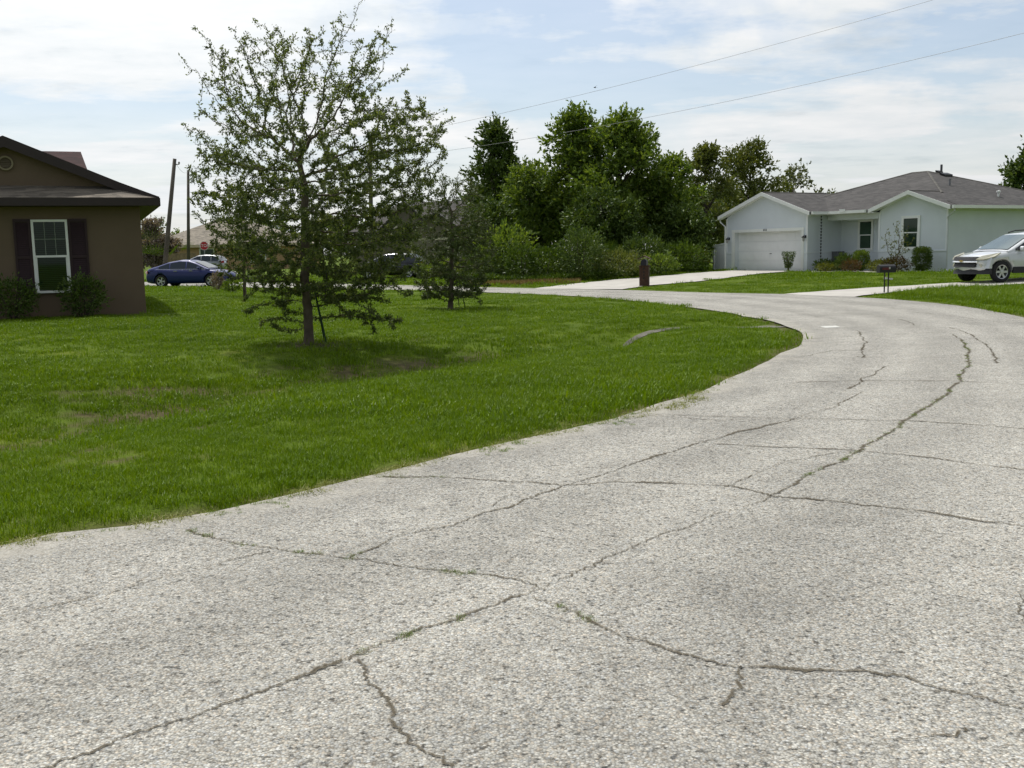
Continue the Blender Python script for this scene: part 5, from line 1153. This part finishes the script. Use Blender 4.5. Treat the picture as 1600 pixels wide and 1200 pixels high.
wire([pC-np.array([0, 0, .25]), A(1760, -90, 42)], 'upper overhead wire rising to the right across the sky', .55)
wire([pC-np.array([0, 0, 1.6]), A(1780, 6, 42)], 'lower overhead wire rising to the right across the sky', .75)
wire([pA-np.array([0, 0, .15]), pB-np.array([0, 0, .1])], 'short overhead wire between the leaning pole and the thin pole', .35)
wire([pB-np.array([0, 0, .4]), pC-np.array([0, 0, 1.4])], 'overhead wire from the thin pole into the large oak crown', .5)
# stop sign
sp = A(319, 384, 94); g = T(sp[0], sp[1]); e = empty('stop_sign', (sp[0], sp[1], g), 0, 'red octagonal stop sign on a post before the tan house', 'sign'); hz_ = sp[2]-g
MB().box(-.035, .035, 0, .05, -.2, hz_+.35).build('post', M('galvanised_post', (.3, .31, .31), .5, metal=.5), e)
oc = lambda R_: [(R_*math.cos(math.pi/8+k*math.pi/4), 0, hz_+R_*math.sin(math.pi/8+k*math.pi/4)) for k in range(8)]
pn = MB().slab([(x, -.004, z) for x, y, z in oc(.42)], (0, -.012, 0)).build('panel', M('white_reflective', (.72, .72, .7), .5), e)
MB().slab([(x, -.0165, z) for x, y, z in oc(.385)], (0, -.003, 0)).build('red_face', M('stop_red', (.42, .025, .03), .5), pn)
cu = bpy.data.curves.new('stop_text', 'FONT'); cu.body = 'STOP'; cu.size = .36; cu.align_x = 'CENTER'; cu.align_y = 'CENTER'; cu.extrude = .001
to = bpy.data.objects.new('stop_text', cu); COL.objects.link(to); bpy.context.view_layer.update()
me = bpy.data.meshes.new_from_object(to.evaluated_get(bpy.context.evaluated_depsgraph_get())); bpy.data.objects.remove(to); me.materials.clear()
lo = link('lettering', me, M('white_letters', (.75, .75, .73), .5), pn); lo.location = (0, -.022, hz_); lo.rotation_euler = (rad(90), 0, 0)
# black mailbox on two posts
b = Gt(1384, 458.5); e = empty('mailbox', b, rad(8), 'black mailbox on two thin posts at the mouth of the second drive', 'mailbox')
for x in (-.055, .075): MB().box(x-.016, x+.016, -.016, .016, -.2, .70).build('post', dark, e)
bx = MB(); n_ = 10; pr = [(-.11, 0), (.11, 0)]+[(.11*math.cos(math.pi*k/n_), .14+.11*math.sin(math.pi*k/n_)) for k in range(n_+1)]
bx.slab([(-.27, y, .67+z) for y, z in pr], (.54, 0, 0)); mo = bx.build('box', M('black_enamel', (.02, .02, .022), .35, var=.1), e)
MB().slab([(-.285, y*1.04, .668+z*1.02) for y, z in pr], (.014, 0, 0)).build('box_door', dark, e)
MB().box(-.20, .06, -.122, -.112, .76, .83).build('lettering_panel', M('dark_red_panel', (.12, .02, .02), .5), mo); MB().box(.02, .07, -.128, -.1225, .785, .85).build('flag', M('white_flag', (.5, .48, .45), .5), mo)
nh = MB(); nh.box(-.05, .02, -.06, .06, .46, .52); nh.box(.09, .2, -.06, .06, .44, .49); nh.build('newspaper_holder', M('white_plastic', (.7, .7, .68), .5), e)
# brown mailbox pier
b = Gt(1007, 447.5); e = empty('mailbox_pier', b, rad(-15), 'brown boarded mailbox pier with dark box beside the first drive', 'mailbox')
m = MB(); brm = M('brown_boards', (.07, .036, .024), .85, var=.35, vs=7)
for k in range(4): m.box(-.19+k*.096, -.19+k*.096+.09, -.19, .19, -.2, .82)
m.build('pier', brm, e); MB().box(-.215, .215, -.215, .215, .82, .87).build('cap', brm, e)
m = MB(); m.slab([(y*1.05, -.26, .87+z) for y, z in pr], (0, .52, 0)); mo = m.build('box', M('navy_box', (.018, .018, .03), .4, var=.1), e)
m = MB(); m.slab([(-.25, -.2, 1.12), (0, -.2, 1.24), (0, .2, 1.24), (-.25, .2, 1.12)], (0, 0, .03)); m.slab([(.25, -.2, 1.12), (.25, .2, 1.12), (0, .2, 1.24), (0, -.2, 1.24)], (0, 0, .03)); m.build('roof', brm, e)
nbm = MB()
for k in range(4): nbm.box(-.03, .03, -.195, -.19, .70-k*.13, .76-k*.13)
nbm.build('number_plate', dark, e)
# little bird
c = A(930, 137, 60); e = tag(MB().add([(-.16, 0, 0), (0, -.05, .03), (.2, 0, .01), (0, .05, .03), (0, 0, -.05), (.02, -.10, .05), (.10, -.12, .06), (-.06, -.38, .14), (.02, .10, .05), (.10, .12, .06), (-.06, .38, .14), (-.28, -.05, .02), (-.28, .05, .02)], [(0, 1, 4), (1, 2, 4), (2, 3, 4), (3, 0, 4), (0, 3, 2), (0, 2, 1), (1, 2, 6), (1, 6, 5), (5, 6, 7), (3, 9, 2), (3, 8, 9), (8, 10, 9), (0, 11, 12)]).build('bird', dark, None), 'tiny dark bird flying in the sky above the wood', 'bird'); e.location = c; e.rotation_euler = (.1, 0, rad(200)); e.scale = (.55, .55, .55)
